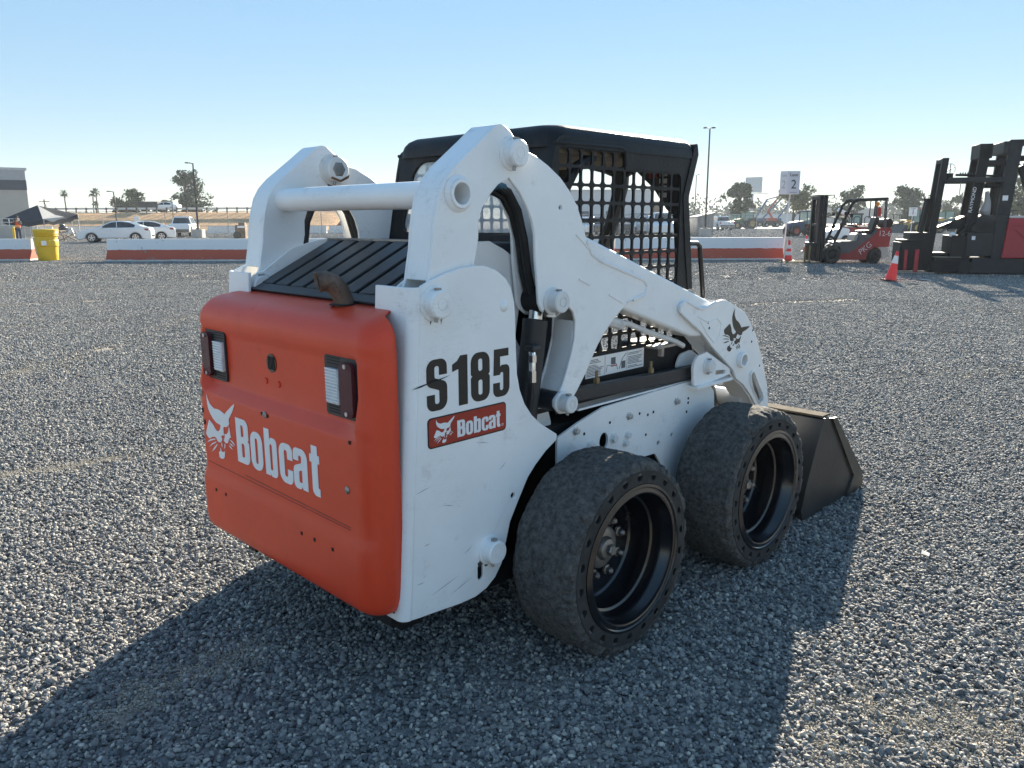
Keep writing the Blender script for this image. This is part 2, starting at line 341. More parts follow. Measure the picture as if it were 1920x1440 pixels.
def scatter(name, label, d0, d1, density, nst, crad, size, seed, side=1.22, patch=True, dstep=.5, wn=14, fines=False):
    rng = random.Random(seed); pc = bpy.data.collections.new(name+'_source')
    for k in range(7): o = bpy.data.objects.new('stones', clump(rng, nst, crad, size, GRIT if fines else None)); pc.objects.link(o)
    nd = max(2, int((d1-d0)/dstep)); V = []; F = []; nw = wn
    for i in range(nd+1):
        d = d0+(d1-d0)*i/nd; hw = d*.638*side+.9
        for j in range(nw+1):
            p = Vector((CAM.x, CAM.y, 0))+FH*d+RH*(hw*(2*j/nw-1)); V.append((p.x, p.y, ground_h(p.x, p.y)+.002))
    for i in range(nd):
        for j in range(nw): a = i*(nw+1)+j; F.append((a, a+1, a+nw+2, a+nw+1))
    me = bpy.data.meshes.new(name); me.from_pydata(V, [], F); ba = me.attributes.new('bare', 'FLOAT', 'POINT'); ba.data.foreach_set('value', [bare(v[0], v[1]) for v in V]); o = bpy.data.objects.new(name, me); COL.objects.link(o); tag(o, label, kind='stuff')
    g = bpy.data.node_groups.new(name, 'GeometryNodeTree'); g.interface.new_socket('Geometry', in_out='INPUT', socket_type='NodeSocketGeometry'); g.interface.new_socket('Geometry', in_out='OUTPUT', socket_type='NodeSocketGeometry')
    nd_ = g.nodes; gi = nd_.new('NodeGroupInput'); gout = nd_.new('NodeGroupOutput'); ds = nd_.new('GeometryNodeDistributePointsOnFaces'); ds.inputs['Density'].default_value = density; ds.inputs['Seed'].default_value = seed
    ci = nd_.new('GeometryNodeCollectionInfo'); ci.inputs['Collection'].default_value = pc; ci.inputs['Separate Children'].default_value = True; ci.inputs['Reset Children'].default_value = True
    io = nd_.new('GeometryNodeInstanceOnPoints'); io.inputs['Pick Instance'].default_value = True
    rv = nd_.new('FunctionNodeRandomValue'); rv.data_type = 'FLOAT_VECTOR'; rv.inputs[0].default_value = (-.04, -.04, 0); rv.inputs[1].default_value = (.04, .04, 6.283)
    rs = nd_.new('FunctionNodeRandomValue'); rs.data_type = 'FLOAT'; rs.inputs[2].default_value = .85; rs.inputs[3].default_value = 1.2
    K = g.links
    if patch:
        nz = nd_.new('GeometryNodeInputNamedAttribute'); nz.inputs['Name'].default_value = 'bare'
        mp = nd_.new('ShaderNodeMapRange'); mp.inputs[1].default_value = .1; mp.inputs[2].default_value = .8; mp.inputs[3].default_value = density*.02 if fines else density; mp.inputs[4].default_value = density if fines else density*.12; K.new(nz.outputs[0], mp.inputs[0]); K.new(mp.outputs[0], ds.inputs['Density'])
    K.new(gi.outputs[0], ds.inputs[0]); K.new(ds.outputs[0], io.inputs['Points']); K.new(ci.outputs[0], io.inputs['Instance']); K.new(rv.outputs[0], io.inputs['Rotation']); K.new(rs.outputs[1], io.inputs['Scale']); K.new(io.outputs[0], gout.inputs[0])
    md = o.modifiers.new('stones', 'NODES'); md.node_group = g; return o
scatter('gravel', 'loose grey crushed stone around the loader', .9, 7.5, 330, 26, .078, .0195, 11, dstep=.1, wn=90)
scatter('fine_gravel', 'fine sandy grit on the bare patches near the loader', .9, 9, 700, 46, .05, .0085, 15, dstep=.1, wn=90, fines=True)
scatter('gravel', 'loose grey crushed stone across the middle of the yard', 7.5, 20, 72, 76, .19, .0225, 12, dstep=.25, wn=90)
scatter('gravel', 'loose grey crushed stone in the far part of the yard', 20, 62, 9, 120, .48, .034, 13, dstep=2)
scatter('gravel', 'loose grey crushed stone at the far edge of the yard', 62, 116, 1.6, 120, 1.1, .085, 14, dstep=4)

# ================================================================= far setting
SLOPE = mat('dry_grass_slope', (.55, .31, .135), .95, var=.35, vs_=.5, bump=.6, bs=3, dirt=((.30, .19, .09), .2, .8))
ASPH = mat('asphalt', (.09, .09, .095), .9, var=.2, vs_=.8)
CONC = mat('concrete', (.40, .385, .36), .85, var=.15, vs_=2.5, dirt=((.24, .22, .2), .1, 5))
def strip_obj(name, label, pts, prof, m, kind='structure'):
    """sweep a cross section (offset away from camera, z) along points of (u, d)"""
    V = []; n = len(prof); P = [at(u, d) for u, d in pts]
    for p in P:
        for off, z in prof: q = p+FH*off; V.append((q.x, q.y, z+mnz.noise(Vector((q.x*.15, q.y*.15, z)))*.12*(1 if .3 < z else 0)))
    F = [(i*n+k, i*n+k+1, (i+1)*n+k+1, (i+1)*n+k) for i in range(len(P)-1) for k in range(n-1)]
    o = MB().add(V, F).build(name, m, None, angle=60); return tag(o, label, kind=kind)
strip_obj('embankment', 'dry brown grass embankment beneath the road', [(u, 112) for u in range(-700, 600, 20)]+[(612, 112), (622, 113)], [(0, -.05), (2, .35), (6, 1.35), (9.5, 2.25), (11, 2.62), (24, 2.70), (34, -.1)], SLOPE)
strip_obj('embankment', 'low earth bank beside the underpass', [(590, 128), (640, 128), (720, 128)], [(0, -.05), (3, .8), (6, 1.0), (9, -.1)], SLOPE)
strip_obj('road', 'asphalt road on top of the embankment', [(u, 123.5) for u in range(-700, 610, 20)], [(0, 2.83), (10, 2.83)], ASPH)
strip_obj('paved_lane', 'pale concrete lane beyond the yard', [(1300, 118), (1500, 118), (1750, 118), (2300, 118)], [(0, .03), (10, .05)], mat('pale_pavement', (.55, .54, .51), .9, var=.05, vs_=1))
# ================================================================= skid steer loader
LD = empty('skid_steer_loader', (0, 0, 0), 0, 'white and red skid steer loader in the foreground with black cab and solid tyres', 'loader')
def pin_boss(y, x, z, r=.04, dep=.05, parent=None, m=None, sg=-1, nut=False):
    b = MB(); y0 = y; y1 = y+sg*dep
    b.lathe([(0, y0), (r*1.28, y0), (r*1.25, y0+sg*.006), (r, y0+sg*.008), (r, y1-sg*.004), (r-.004, y1), (r*.45, y1), (r*.43, y1-sg*.002), (r*.40, y1-sg*.002), (r*.38, y1), (0, y1)], (x, 0, z), 'y', 28)
    o = b.build('pivot_pin', m or WHITE, parent)
    q = MB(); q.cyl((x-.2*r, y1-sg*.018, z-r*.9), (x-.3*r, y1-sg*.018, z-r*1.25), .006, n=8); q.cyl((x, y1-sg*.02, z+r*.9), (x, y1-sg*.02, z+r*1.12), .012, n=6)
    q.build('grease_fitting', STEEL, o, stuff=True); return o

# --- frame
b = MB(); b.bx(-.70, 1.12, -.46, .46, .20, .74); b.bx(-.74, -.30, -.40, .40, .74, 1.22); b.prism(rpoly([(1.0, .22), (1.20, .30, .03), (1.24, .62, .03), (1.12, .74)]), -.44, .44)
b.bx(-.78, -.60, -.50, .50, .245, .32)
b.build('chassis', NEAR_BLACK, LD, bevel=.01)
b = MB(); b.bx(-.74, -.66, -.50, .48, .215, .245); b.bx(-.82, -.79, .30, .36, .26, .32); b.bx(-.82, -.79, -.02, .02, .27, .32); b.bx(-.80, -.78, -.30, -.26, .26, .32)
b.build('belly_bracket', BLACK, LD, bevel=.004)
for sg in (-1, 1):
    pn = MB()
    poly = rpoly([(-.015, .28), (-.015, .715, .01), (.10, .75, .04), (.255, .785, .03), (1.0, .80, .02), (1.09, .72, .03), (1.10, .64, .03), (1.17, .60, .03), (1.20, .42, .04), (1.05, .33), (.72, .33), (.694, .43), (.623, .517, .02), (.50, .522), (.40, .28)])
    pn.prism(poly, .51, .52, holes=[circ(.263, .645, .028, 18, .036), circ(.645, .56, .011, 8), circ(.75, .575, .011, 8)])
    pn.bx(.12, 1.0, .43, .508, .792, .80)
    if sg < 0: pn.mirror()
    p = pn.build('side_panel', WHITE, LD, bevel=.003)
    for (x, z, r) in ((.425, .719, .012), (.18, .642, .017), (.325, .645, .017), (.418, .64, .013), (.405, .61, .013), (.088, .722, .012), (.774, .723, .012)):
        q = MB(); y = sg*.52
        q.lathe([(0, y), (r*1.5, y), (r*1.5, y+sg*.003), (r, y+sg*.004), (r*.95, y+sg*.016), (0, y+sg*.017)], (x, 0, z), 'y', 6); q.build('bolt', BOLT if r < .013 else WHITE_OLD, p, angle=20)
    for (x, z) in ((.56, .70), (.60, .705), (.87, .72), (.87, .70), (.86, .66), (.55, .615), (.30, .715), (.50, .716), (.14, .70)):
        q = MB(); q.cyl((x, sg*.5195, z), (x, sg*.5206, z), .0065, n=10); q.build('panel_hole_disc', NEAR_BLACK, p)  # black disc on the panel, shade of a hole put into colour

# --- uprights
UPR = [(-.688, 1.318), (-.657, 1.331), (-.591, 1.352), (-.528, 1.365), (-.478, 1.369), (-.432, 1.367), (-.385, 1.352), (-.343, 1.325), (-.315, 1.289), (-.302, 1.247), (-.297, 1.19), (-.294, 1.087), (-.289, 1.002), (-.276, .947), (-.253, .896), (-.218, .851), (-.17, .809), (-.113, .773), (-.087, .757), (-.087, .735), (-.145, .705), (-.198, .666), (-.236, .63), (-.285, .555), (-.324, .492), (-.347, .416), (-.366, .352), (-.397, .312), (-.439, .285), (-.49, .272), (-.554, .272), (-.66, .281), (-.737, .287), (-.76, .290)]
INN = [(-.72, .30), (-.72, 1.27), (-.52, 1.40), (-.40, 1.43), (-.338, 1.436), (-.273, 1.437), (-.205, 1.408), (-.153, 1.378), (-.129, 1.345), (-.123, 1.284), (-.123, 1.233), (-.15, 1.097), (-.061, .955), (.028, .798), (.044, .753), (.044, .30)]
for sg in (-1, 1):
    b = MB()
    b.prism(UPR, .568, .58, holes=[circ(-.31, .583, .0105, 12), rpoly([(-.478, .325, .014), (-.452, .325, .014), (-.452, .383, .014), (-.478, .383, .014)])])
    b.prism(smooth_closed(INN[1:-1], 0)+[(.044, .30), (-.72, .30)], .425, .435)
    rows = []
    for zz, xr in ((1.312, -.718), (1.318, -.7179), (.292, -.79)): pass
    arcp = [(.032*(1-sin(a)), .548+.032*cos(a)) for a in [pi/2*i/8 for i in range(9)]]
    V = []; n = len(arcp)+1
    for zt, xr in ((1.315, -.720), (.289, -.792)):
        for ax, ay in arcp: V.append((xr+ax, ay, zt+(.002 if zt > 1 else 0)*(ax/.032)))
        V.append((xr, .40, zt))
        for ax, ay in arcp: V.append((xr+ax+.010*(1-ax/.04), ay-.010, zt))
        V.append((xr+.012, .40, zt))
    F = []
    for i in range(n-1):
        F += [(i, i+1, 2*n+i+1, 2*n+i), (n+i, n+i+1, 3*n+i+1, 3*n+i), (i, i+1, n+i+1, n+i), (2*n+i, 2*n+i+1, 3*n+i+1, 3*n+i)]
    F.append((n-1, 2*n-1, 4*n-1, 3*n-1)); F.append((0, n, 3*n, 2*n))
    b.add(V, F)
    b.bx(-.705, -.60, .436, .567, 1.24, 1.25)
    if sg < 0: b.mirror()
    u = b.build('upright', WHITE, LD, bevel=.0025)
    pin_boss(sg*.58, -.641, 1.265, .042, .04, u, WHITE, sg)
    pin_boss(sg*.58, -.425, .422, .040, .045, u, WHITE, sg)
    q = MB(); q.lathe([(0, sg*.589), (.008, sg*.588), (.017, sg*.583), (.019, sg*.5801)], (-.35, 0, 1.235), 'y', 18); q.build('rivet', WHITE, u)
    if sg > 0: pin_boss(.425, -.66, 1.262, .04, .03, u, WHITE_OLD, -1)
    q = MB(); q.prism([(-.31, .30), (-.30, .62), (-.10, .70), (-.02, .70), (-.02, .30)], sg*.44, sg*.46); q.build('inner_guard', NEAR_BLACK, u)
    q = MB(); q.bx(-.70, -.615, sg*.44 if sg > 0 else -.565, .565 if sg > 0 else -.44, 1.2502, 1.256); q.build('dirt_pocket', mat('packed_dirt', (.07, .06, .055), .95, var=.5, vs_=40, bump=.8, bs=120), u)

# --- lift arms
ARM = [(-.648, 1.331), (-.64, 1.373), (-.629, 1.424), (-.624, 1.475), (-.615, 1.526), (-.597, 1.587), (-.572, 1.628), (-.534, 1.665), (-.475, 1.709), (-.416, 1.753), (-.386, 1.777), (-.363, 1.793), (-.345, 1.797), (-.324, 1.793), (-.301, 1.777), (-.274, 1.753), (-.237, 1.725), (-.187, 1.711), (-.126, 1.683), (-.063, 1.646), (-.016, 1.605), (.028, 1.552), (.053, 1.504), (.072, 1.46)]
DB1 = [(.081, 1.43), (.112, 1.384), (.165, 1.357), (.364, 1.295), (.435, 1.274), (.458, 1.248), (.443, 1.215), (.368, 1.2), (.322, 1.183)]
LEG = [(.25, 1.136), (.197, 1.092), (.157, 1.048), (.124, 1.002), (.083, .943), (.043, .895), (.011, .862), (.009, .832), (-.012, .817), (-.053, .821), (-.084, .851), (-.084, .878), (-.054, .904), (-.038, .929), (-.015, .978), (.008, 1.038), (.023, 1.089), (.026, 1.152), (.013, 1.184), (-.011, 1.204), (-.043, 1.209), (-.056, 1.186), (-.084, 1.173), (-.118, 1.177), (-.155, 1.203), (-.169, 1.229), (-.175, 1.293), (-.186, 1.383), (-.189, 1.458), (-.202, 1.505), (-.228, 1.55), (-.262, 1.594), (-.31, 1.637), (-.358, 1.614), (-.396, 1.58), (-.427, 1.542), (-.442, 1.505), (-.444, 1.451), (-.455, 1.403), (-.50, 1.20), (-.70, 1.22)]
FRT = [(.866, 1.031), (.794, 1.072), (.724, 1.113), (.705, 1.126), (.702, 1.148), (.719, 1.161), (.745, 1.168), (.844, 1.13), (.881, 1.123), (.984, 1.147), (1.041, 1.152), (1.08, 1.148), (1.16, 1.117), (1.252, 1.079), (1.304, 1.034), (1.387, .941), (1.451, .834), (1.525, .685), (1.57, .50), (1.48, .48), (1.432, .588), (1.366, .658), (1.284, .725), (1.206, .768), (1.174, .815), (1.124, .848), (.975, .947)]
SLOT = rpoly([(1.335, .772, .008), (1.357, .782, .008), (1.454, .665, .01), (1.483, .622, .012), (1.442, .612, .01), (1.355, .708, .01)])
def ringplate(loop, w_, a, bb, m):
    c = (sum(p[0] for p in loop)/len(loop), sum(p[1] for p in loop)/len(loop)); out = []
    for p in loop:
        v = Vector((p[0]-c[0], p[1]-c[1])); out.append((p[0]+v.normalized().x*w_, p[1]+v.normalized().y*w_))
    m.prism(out, a, bb, holes=[loop])
for sg in (-1, 1):
    arm_o = ARM+DB1+LEG
    b = MB()
    hole = circ(-.525, 1.583, .036, 24)
    b.prism(arm_o, .553, .565, holes=[hole, circ(-.062, 1.547, .008, 10)])
    b.prism(arm_o, .447, .458)
    b.strip(ARM[:15], .458, .553, .010, side=-1)                       # bent rear cover
    b.strip([(-.455, 1.403), (-.444, 1.451), (-.442, 1.505), (-.427, 1.542), (-.396, 1.58)], .458, .475, .006, side=1)
    b.strip([(.030, 1.15), (.018, 1.06), (-.012, .965), (-.045, .90)], .458, .553, .008, side=1)
    b.strip([(.05, .895), (.12, .98), (.20, 1.08), (.29, 1.16)], .458, .553, .008, side=1)
    if sg < 0: b.mirror()
    a = b.build('lift_arm', WHITE, LD, bevel=.004)
    b = MB(); b.prism([(-.06, 1.49), (.074, 1.456), (.984, 1.143), (1.02, .99), (.812, 1.008), (.303, 1.174), (.05, 1.24)], .459, .552)
    if sg < 0: b.mirror()
    b.build('boom', WHITE, a, bevel=.012, seg=3)
    b = MB(); hb = circ(1.238, .855, .026, 20)
    b.prism(FRT, .553, .567, holes=[hb, SLOT]); b.prism(FRT, .442, .457)
    ringplate(hb, .012, .567, .590, b); ringplate(SLOT, .008, .567, .578, b)
    b.strip([(1.16, .80), (1.206, .762), (1.284, .719), (1.366, .652), (1.432, .582)], .457, .553, .008, side=1)
    b.strip([(1.10, 1.14), (1.25, 1.078), (1.385, .938), (1.45, .832), (1.52, .685), (1.56, .52)], .457, .553, .008, side=-1)
    if sg < 0: b.mirror()
    b.build('front_arm_plate', WHITE, a, bevel=.003)
    b = MB(); b.bx(1.40, 1.42, .458, .552, .62, .74)
    if sg < 0: b.mirror()
    b.build('arm_rib', TAN, a)
    # raised weld beads on the plates
    def bead(pts, yy, r=.0035):
        q = MB(); q.tube([(p[0], yy*sg, p[1]) for p in pts], r, 6); return q
    bead(DB1[:-1], .5655, .0065).build('weld_bead', WHITE, a); bead(FRT[:10], .5675, .006).build('weld_bead', WHITE, a)
    bead([(.02, 1.455), (.06, 1.43), (.09, 1.405)], .5655, .004).build('weld_bead', WHITE, a)
    bead([(.04, 1.30), (.10, 1.275)], .5655, .004).build('weld_bead', WHITE, a); bead([(.215, 1.232), (.30, 1.195)], .5655).build('weld_bead', WHITE, a); bead([(.33, 1.195), (.42, 1.225)], .5655).build('weld_bead', WHITE, a)
    bead([(.84, 1.095), (.93, 1.06), (1.0, 1.075), (1.04, 1.045), (1.03, .99), (.985, .965), (.925, 1.01), (.86, 1.075)], .5675, .003).build('weld_bead', WHITE, a)
    for (x, z) in ((1.34, .985), (1.335, .93), (1.43, .80), (.93, 1.06), (.94, 1.035)): b = MB(); b.cyl((x, sg*.566, z), (x, sg*.5677, z), .006, n=8); b.build('plate_hole_disc', NEAR_BLACK, a)  # black disc drawn for a shaded hole, plate is uncut here
    pin_boss(sg*.565, -.300, 1.711, .042, .042, a, WHITE, sg)
    pin_boss(sg*.565, -.100, 1.231, .038, .050, a, WHITE_OLD, sg)
    pin_boss(sg*.565, -.048, .864, .032, .055, a, WHITE_OLD, sg)
    if sg > 0:
        pin_boss(.447, -.305, 1.705, .048, .05, a, WHITE_OLD, -1)
    # hoses round the arch
    for k, (yy, rr) in enumerate(((.50, .015), (.475, .013))):
        q = MB(); q.tube([Vector((x, sg*yy, z)) for x, z in ((-.47+.02*k, 1.25), (-.455+.02*k, 1.38), (-.43+.015*k, 1.50), (-.38, 1.58-.012*k), (-.31, 1.618-.016*k), (-.25, 1.595-.014*k), (-.205, 1.535-.012*k), (-.175, 1.44), (-.155, 1.33), (-.13, 1.25), (-.10, 1.17))], rr, 10)
        q.build('hydraulic_hose', RUBBER, LD)
    q = MB(); q.tube([(-.40, sg*.50, 1.562), (-.36, sg*.50, 1.593), (-.31, sg*.5, 1.618), (-.27, sg*.5, 1.607)], .0156, 10); q.build('hose_print', mat('hose_blue', (.03, .10, .17), .5, var=.6, vs_=40), LD)
    # lift cylinder
    A = Vector((-.108, sg*.50, 1.215)); B = Vector((-.185, sg*.50, .72)); d = (B-A).normalized()
    q = MB(); q.tube([A+d*.05, A+d*.052, A+d*.075, A+d*.08, B], [.040, .045, .045, .044, .044], 24); cy = q.build('lift_cylinder', BLACKM, LD, bevel=.003)
    q = MB(); q.cyl(A, A+d*.07, .026, n=20); q.build('cylinder_rod', CHROME, cy)
    q = MB(); q.cyl((-.105, sg*.462, 1.232), (-.105, sg*.55, 1.232), .046, n=22); q.build('rod_eye', NEAR_BLACK, cy)
    q = MB(); q.tube([(-.172, sg*.535, 1.07), (-.178, sg*.545, 1.04), (-.18, sg*.545, .98)], [.012, .012, .012], 10); q.tube([(-.178, sg*.545, 1.05), (-.178, sg*.545, 1.025)], .0155, 6); q.tube([(-.18, sg*.545, .995), (-.18, sg*.545, .955)], .016, 6)
    q.build('hose_fitting', CHROME, cy); q = MB(); q.tube([(-.18, sg*.545, .97), (-.185, sg*.545, .9), (-.20, sg*.54, .78)], .012, 8); q.build('cylinder_hose', RUBBER, cy)
    q = MB(); q.bx(-.196, -.156, sg*.545-.02, sg*.545+.02, 1.062, 1.085); q.build('port_block', BLACKM, cy, bevel=.006)
    # control link
    q = MB(); q.hexa([(.0, sg*.485, .838), (.93, sg*.485, .806), (.93, sg*.525, .806), (.0, sg*.525, .838), (.0, sg*.485, .888), (.93, sg*.485, .862), (.93, sg*.525, .862), (.0, sg*.525, .888)])
    q.cyl((-.048, sg*.46, .862), (-.048, sg*.552, .862), .036, n=20)
    lk = q.build('control_link', BLACKM, LD, bevel=.004)
    for x in (.235, .60):
        z = .888-.028*x; q = MB(); q.cyl((x, sg*.50, z-.008), (x, sg*.5, z+.022), .013, n=6); q.cyl((x, sg*.5, z+.02), (x, sg*.5, z+.05), .006, n=8); q.build('grease_stud', mat('brassy', (.25, .2, .12), .4, .7), lk)
    # front bracket on frame
    q = MB(); br = rpoly([(.851, .785, .01), (.840, .868, .04), (.866, .915, .04), (.95, .925, .03), (1.165, .82, .02), (1.165, .795, .01), (.954, .778)])
    q.prism(br, .545, .557, holes=[rpoly([(1.03, .81, .008), (1.12, .803, .008), (1.12, .822, .008), (1.03, .83, .008)])]); q.prism(br, .462, .472); q.bx(.86, 1.16, .44, .575, .770, .7815)
    if sg < 0: q.mirror()
    bk = q.build('link_bracket', WHITE, LD, bevel=.003)
    pin_boss(sg*.557, .955, .862, .03, .03, bk, WHITE_OLD, sg)
    q = MB(); q.cyl((1.08, sg*.50, .815), (1.12, sg*.50, .815), .012, n=8); q.build('bracket_stop', TAN, bk)
    # hydraulic line under the boom
    q = MB(); q.tube([(.24, sg*.50, 1.135), (.35, sg*.50, 1.105), (.42, sg*.50, 1.10), (.55, sg*.5, 1.055), (.78, sg*.5, .985), (.84, sg*.5, .96)], .012, 10); q.tube([(.22, sg*.50, 1.14), (.38, sg*.5, 1.098)], .022, 8)
    q.build('steel_hydraulic_line', WHITE_OLD, LD)
    q = MB(); q.bx(.60, .74, sg*.5-.03, sg*.5+.03, .975, .985); q.cyl((.67, sg*.5, .935), (.67, sg*.5, .975), .014, n=6); q.build('line_clamp', STEEL, LD)
    # front tilt cylinder hint between arms
    q = MB(); q.tube([(1.22, sg*.34, .95), (1.45, sg*.34, .42)], .035, 14); q.tube([(1.45, sg*.34, .42), (1.53, sg*.34, .24)], .02, 12); q.build('tilt_cylinder', BLACKM, LD)
# left-right tubes
q = MB(); q.lathe([(.043, -.585), (.043, .455), (.032, .455), (.032, -.585)], (-.525, 0, 1.583), 'y', 36, close=True)
cb = q.build('cross_tube', WHITE, LD, bevel=.002)
q = MB(); q.lathe([(.055, -.566), (.050, -.574), (.0435, -.578), (.0435, -.566)], (-.525, 0, 1.583), 'y', 36, close=True); q.build('weld_collar', WHITE, cb)
q = MB(); q.cyl((-.525, -.50, 1.583), (-.525, -.49, 1.583), .0315, n=24); q.build('tube_inside', TAN, cb)
q = MB(); q.cyl((1.42, -.50, .62), (1.42, .50, .62), .045, n=20); q.build('front_cross_tube', WHITE_OLD, LD)
q = MB(); q.prism(rpoly([(1.46, .06), (1.52, .06), (1.62, .46, .02), (1.56, .48, .02)]), -.55, .55); q.bx(1.46, 1.56, -.56, -.46, .30, .50); q.bx(1.46, 1.56, .46, .56, .30, .50); q.build('attachment_plate', BUCK, LD, bevel=.008)

# --- tailgate
rowsT = [(-.78, .312, .515), (-.83, .313, .53), (-.865, .322, .545), (-.888, .340, .553), (-.898, .365, .558), (-.900, .40, .56), (-.900, .47, .56), (-.900, .533, .56), (-.897, .548, .56), (-.889, .570, .56), (-.886, .583, .56), (-.886, .66, .56), (-.886, .76, .56), (-.886, .866, .56), (-.882, .880, .56), (-.857, .906, .56), (-.851, .920, .56), (-.850, 1.0, .56), (-.850, 1.088, .56), (-.853, 1.105, .56), (-.863, 1.119, .56), (-.868, 1.137, .56), (-.866, 1.162, .558), (-.857, 1.188, .553), (-.842, 1.208, .542), (-.82, 1.223, .527), (-.79, 1.233, .508), (-.75, 1.241, .486), (-.69, 1.250, .46)]
V = []; nc = None
for i, (xr, z, Y) in enumerate(rowsT):
    if z < .915 or z > 1.10: xo = xr
    else: xo = -.868
    if .905 < z < 1.11: xo = -.868 - .018*max(0, (1.0-z)/.09) if z < 1.0 else -.868
    xf = max(-.768, xr+.012); rc = min(.055, (xf-xo)*.8 if xf > xo else .004)
    half = [(xf, -Y), ((xf+xo+rc)/2, -Y)]+[(xo+rc-rc*sin(a), -Y+rc-rc*cos(a)) for a in [pi/2*k/7 for k in range(8)]]
    ye = -Y+rc; half += [(xo, ye-(.0)+.001), (xr, max(ye+.022, -.515+.01))]
    cols = half+[(xr, -.40+.1*k) for k in range(9)]+[(p[0], -p[1]) for p in reversed(half)]
    nc = len(cols); V += [(p[0], p[1], z) for p in cols]
F = [(i*nc+k, i*nc+k+1, (i+1)*nc+k+1, (i+1)*nc+k) for i in range(len(rowsT)-1) for k in range(nc-1)]
tgm = MB().add(V, F); TG = tgm.build('tailgate', RED, LD, angle=50)
sm = TG.modifiers.new('thick', 'SOLIDIFY'); sm.thickness = .006; sm.offset = -1
TG['label'] = 'orange red engine tailgate with white lettering'
def rearplate(poly, x, th, name, m, parent, holes=(), bevel=0):
    """2D (right-as-seen-from-behind, up) polygon on the rear face; s = -y"""
    q = MB(); q.prism([(-p[0], p[1]) for p in poly], x, x-th, 'x', [[(-p[0], p[1]) for p in h] for h in holes]); return q.build(name, m, parent, bevel=bevel)
for s_ in (-1, 1):
    if s_ > 0: bz = rrect(.318, .926, .518, 1.112, .012)
    else: bz = rrect(-.532, .926, -.345, 1.112, .012)
    tl = rearplate(bz, -.851, .008, 'tail_light', BLACKM, TG, bevel=.002)
    x0 = .334 if s_ > 0 else -.421; x1 = x0+.070
    rearplate(rrect(x0, .966, x1, 1.074, .004), -.859, .010, 'reverse_lens', mat('clear_lens', (.62, .63, .64), .12, var=.25, vs_=30, bump=.0), tl, bevel=.002)
    q = MB()
    for k in range(11): z = .972+k*.0097; q.bx(-.8725, -.8692, -x1+.003, -x0-.003, z, z+.005)
    q.build('lens_rib', mat('lens_rib', (.70, .71, .73), .15, var=.15), tl, bevel=.001, stuff=True)
    y0 = .418 if s_ > 0 else -.508; y1 = y0+.065
    rearplate(rpoly([(y0, .950, .003), (y0+.012, .938, .003), (y1-.012, .938, .003), (y1, .950, .003), (y1, 1.088, .003), (y1-.012, 1.10, .003), (y0+.012, 1.10, .003), (y0, 1.088, .003)]), -.859, .016, 'red_lens', mat('red_lens', (.09, .006, .010), .2, var=.3, vs_=120, bump=.6, bs=400), tl, bevel=.002)
    for z in (.948, 1.09): q = MB(); q.cyl((-.8752, -(y0+y1)/2, z), (-.878, -(y0+y1)/2, z), .007, n=10); q.build('lens_screw', BOLT, tl)
    rearplate(rrect(y1-.0005, .94, y1+.012, 1.10, .002), -.859, .002, 'recess_dark_strip', NEAR_BLACK, tl)  # raised black strip stands in for the shaded recess beside the lens
    q = MB()
    for k in range(3):
        for zz in (.936+k*.009, 1.086+k*.009): q.bx(-.8600, -.8592, -x1+.0, -x0, zz, zz+.003)
    q.build('bezel_vent_mark', NEAR_BLACK, tl, stuff=True)  # vent slots drawn as black bars, their shade given by colour
hn = rearplate(circ(-.023, 1.038, .032, 24), -.8505, .002, 'horn_grille', BLACKG, TG)
q = MB()
for k in range(5): q.bx(-.8550, -.8527, .003+.009*k, .006+.009*k, 1.016, 1.060)
q.build('horn_bar', BLACKM, hn, stuff=True)
for s in (-.070, .016): rearplate(circ(s, .971, .011, 14), -.8505, .004, 'rivet', RED, TG, bevel=.0015)
for (s, z, x) in ((-.513, .80, -.887), (-.503, .755, -.887), (.476, .869, -.887), (-.53, .505, -.901), (-.42, .506, -.901), (-.341, .507, -.901), (.195, .509, -.901), (.273, .51, -.901), (.377, .509, -.901), (-.047, .866, -.887), (-.007, .864, -.887)):
    big = .009 if x > -.89 and s < -.4 else .0055
    q = MB(); q.bx(x-.0008, x+.001, -s-.005, -s+.005, z-big, z+big); q.build('tailgate_hole_mark', NEAR_BLACK, TG)  # small black plate painted in for a shaded hole
for (s, z) in ((-.514, .865), (-.027, .865), (.453, .717)):
    q = MB(); q.lathe([(0, -.892), (.008, -.891), (.0125, -.8875)], (0, -s, z), 'x', 14); q.build('tailgate_bolt', STEEL, TG)
q = MB()
for (z0, z1) in ((.602, .592), (.612, .600)): q.bar((-.8868, .50 if z1 < .6 else .20, z0), (-.8868, -.46, z1), .0008, .0022)
q.build('scribe_line', MARK, TG, stuff=True)
# exhaust
ex = MB(); ex.tube([(-.715, -.245, 1.12), (-.722, -.243, 1.20), (-.728, -.240, 1.255), (-.738, -.236, 1.287), (-.756, -.230, 1.310), (-.780, -.222, 1.321), (-.806, -.214, 1.318)], [.031, .031, .031, .0315, .032, .032, .032], 22, caps=False)
exo = ex.build('exhaust_pipe', mat('rusty_exhaust', (.17, .115, .085), .6, .4, var=.6, vs_=14, bump=.3, bs=60, dirt=((.07, .05, .04), .25, 20)), LD); sm = exo.modifiers.new('t', 'SOLIDIFY'); sm.thickness = .003
q = MB(); q.cyl((-.798, -.2165, 1.3188), (-.795, -.2175, 1.3192), .0315, n=18); q.build('exhaust_mouth_dark', NEAR_BLACK, exo)  # black disc closes the pipe, standing in for shade inside the mouth
q = MB(); q.lathe([(.046, 1.2470), (.045, 1.2495), (.030, 1.2495)], (-.728, -.238, -.002), 'z', 24); q.build('cutout_dark_ring', NEAR_BLACK, TG)  # flat black ring painted in for the shaded opening round the pipe
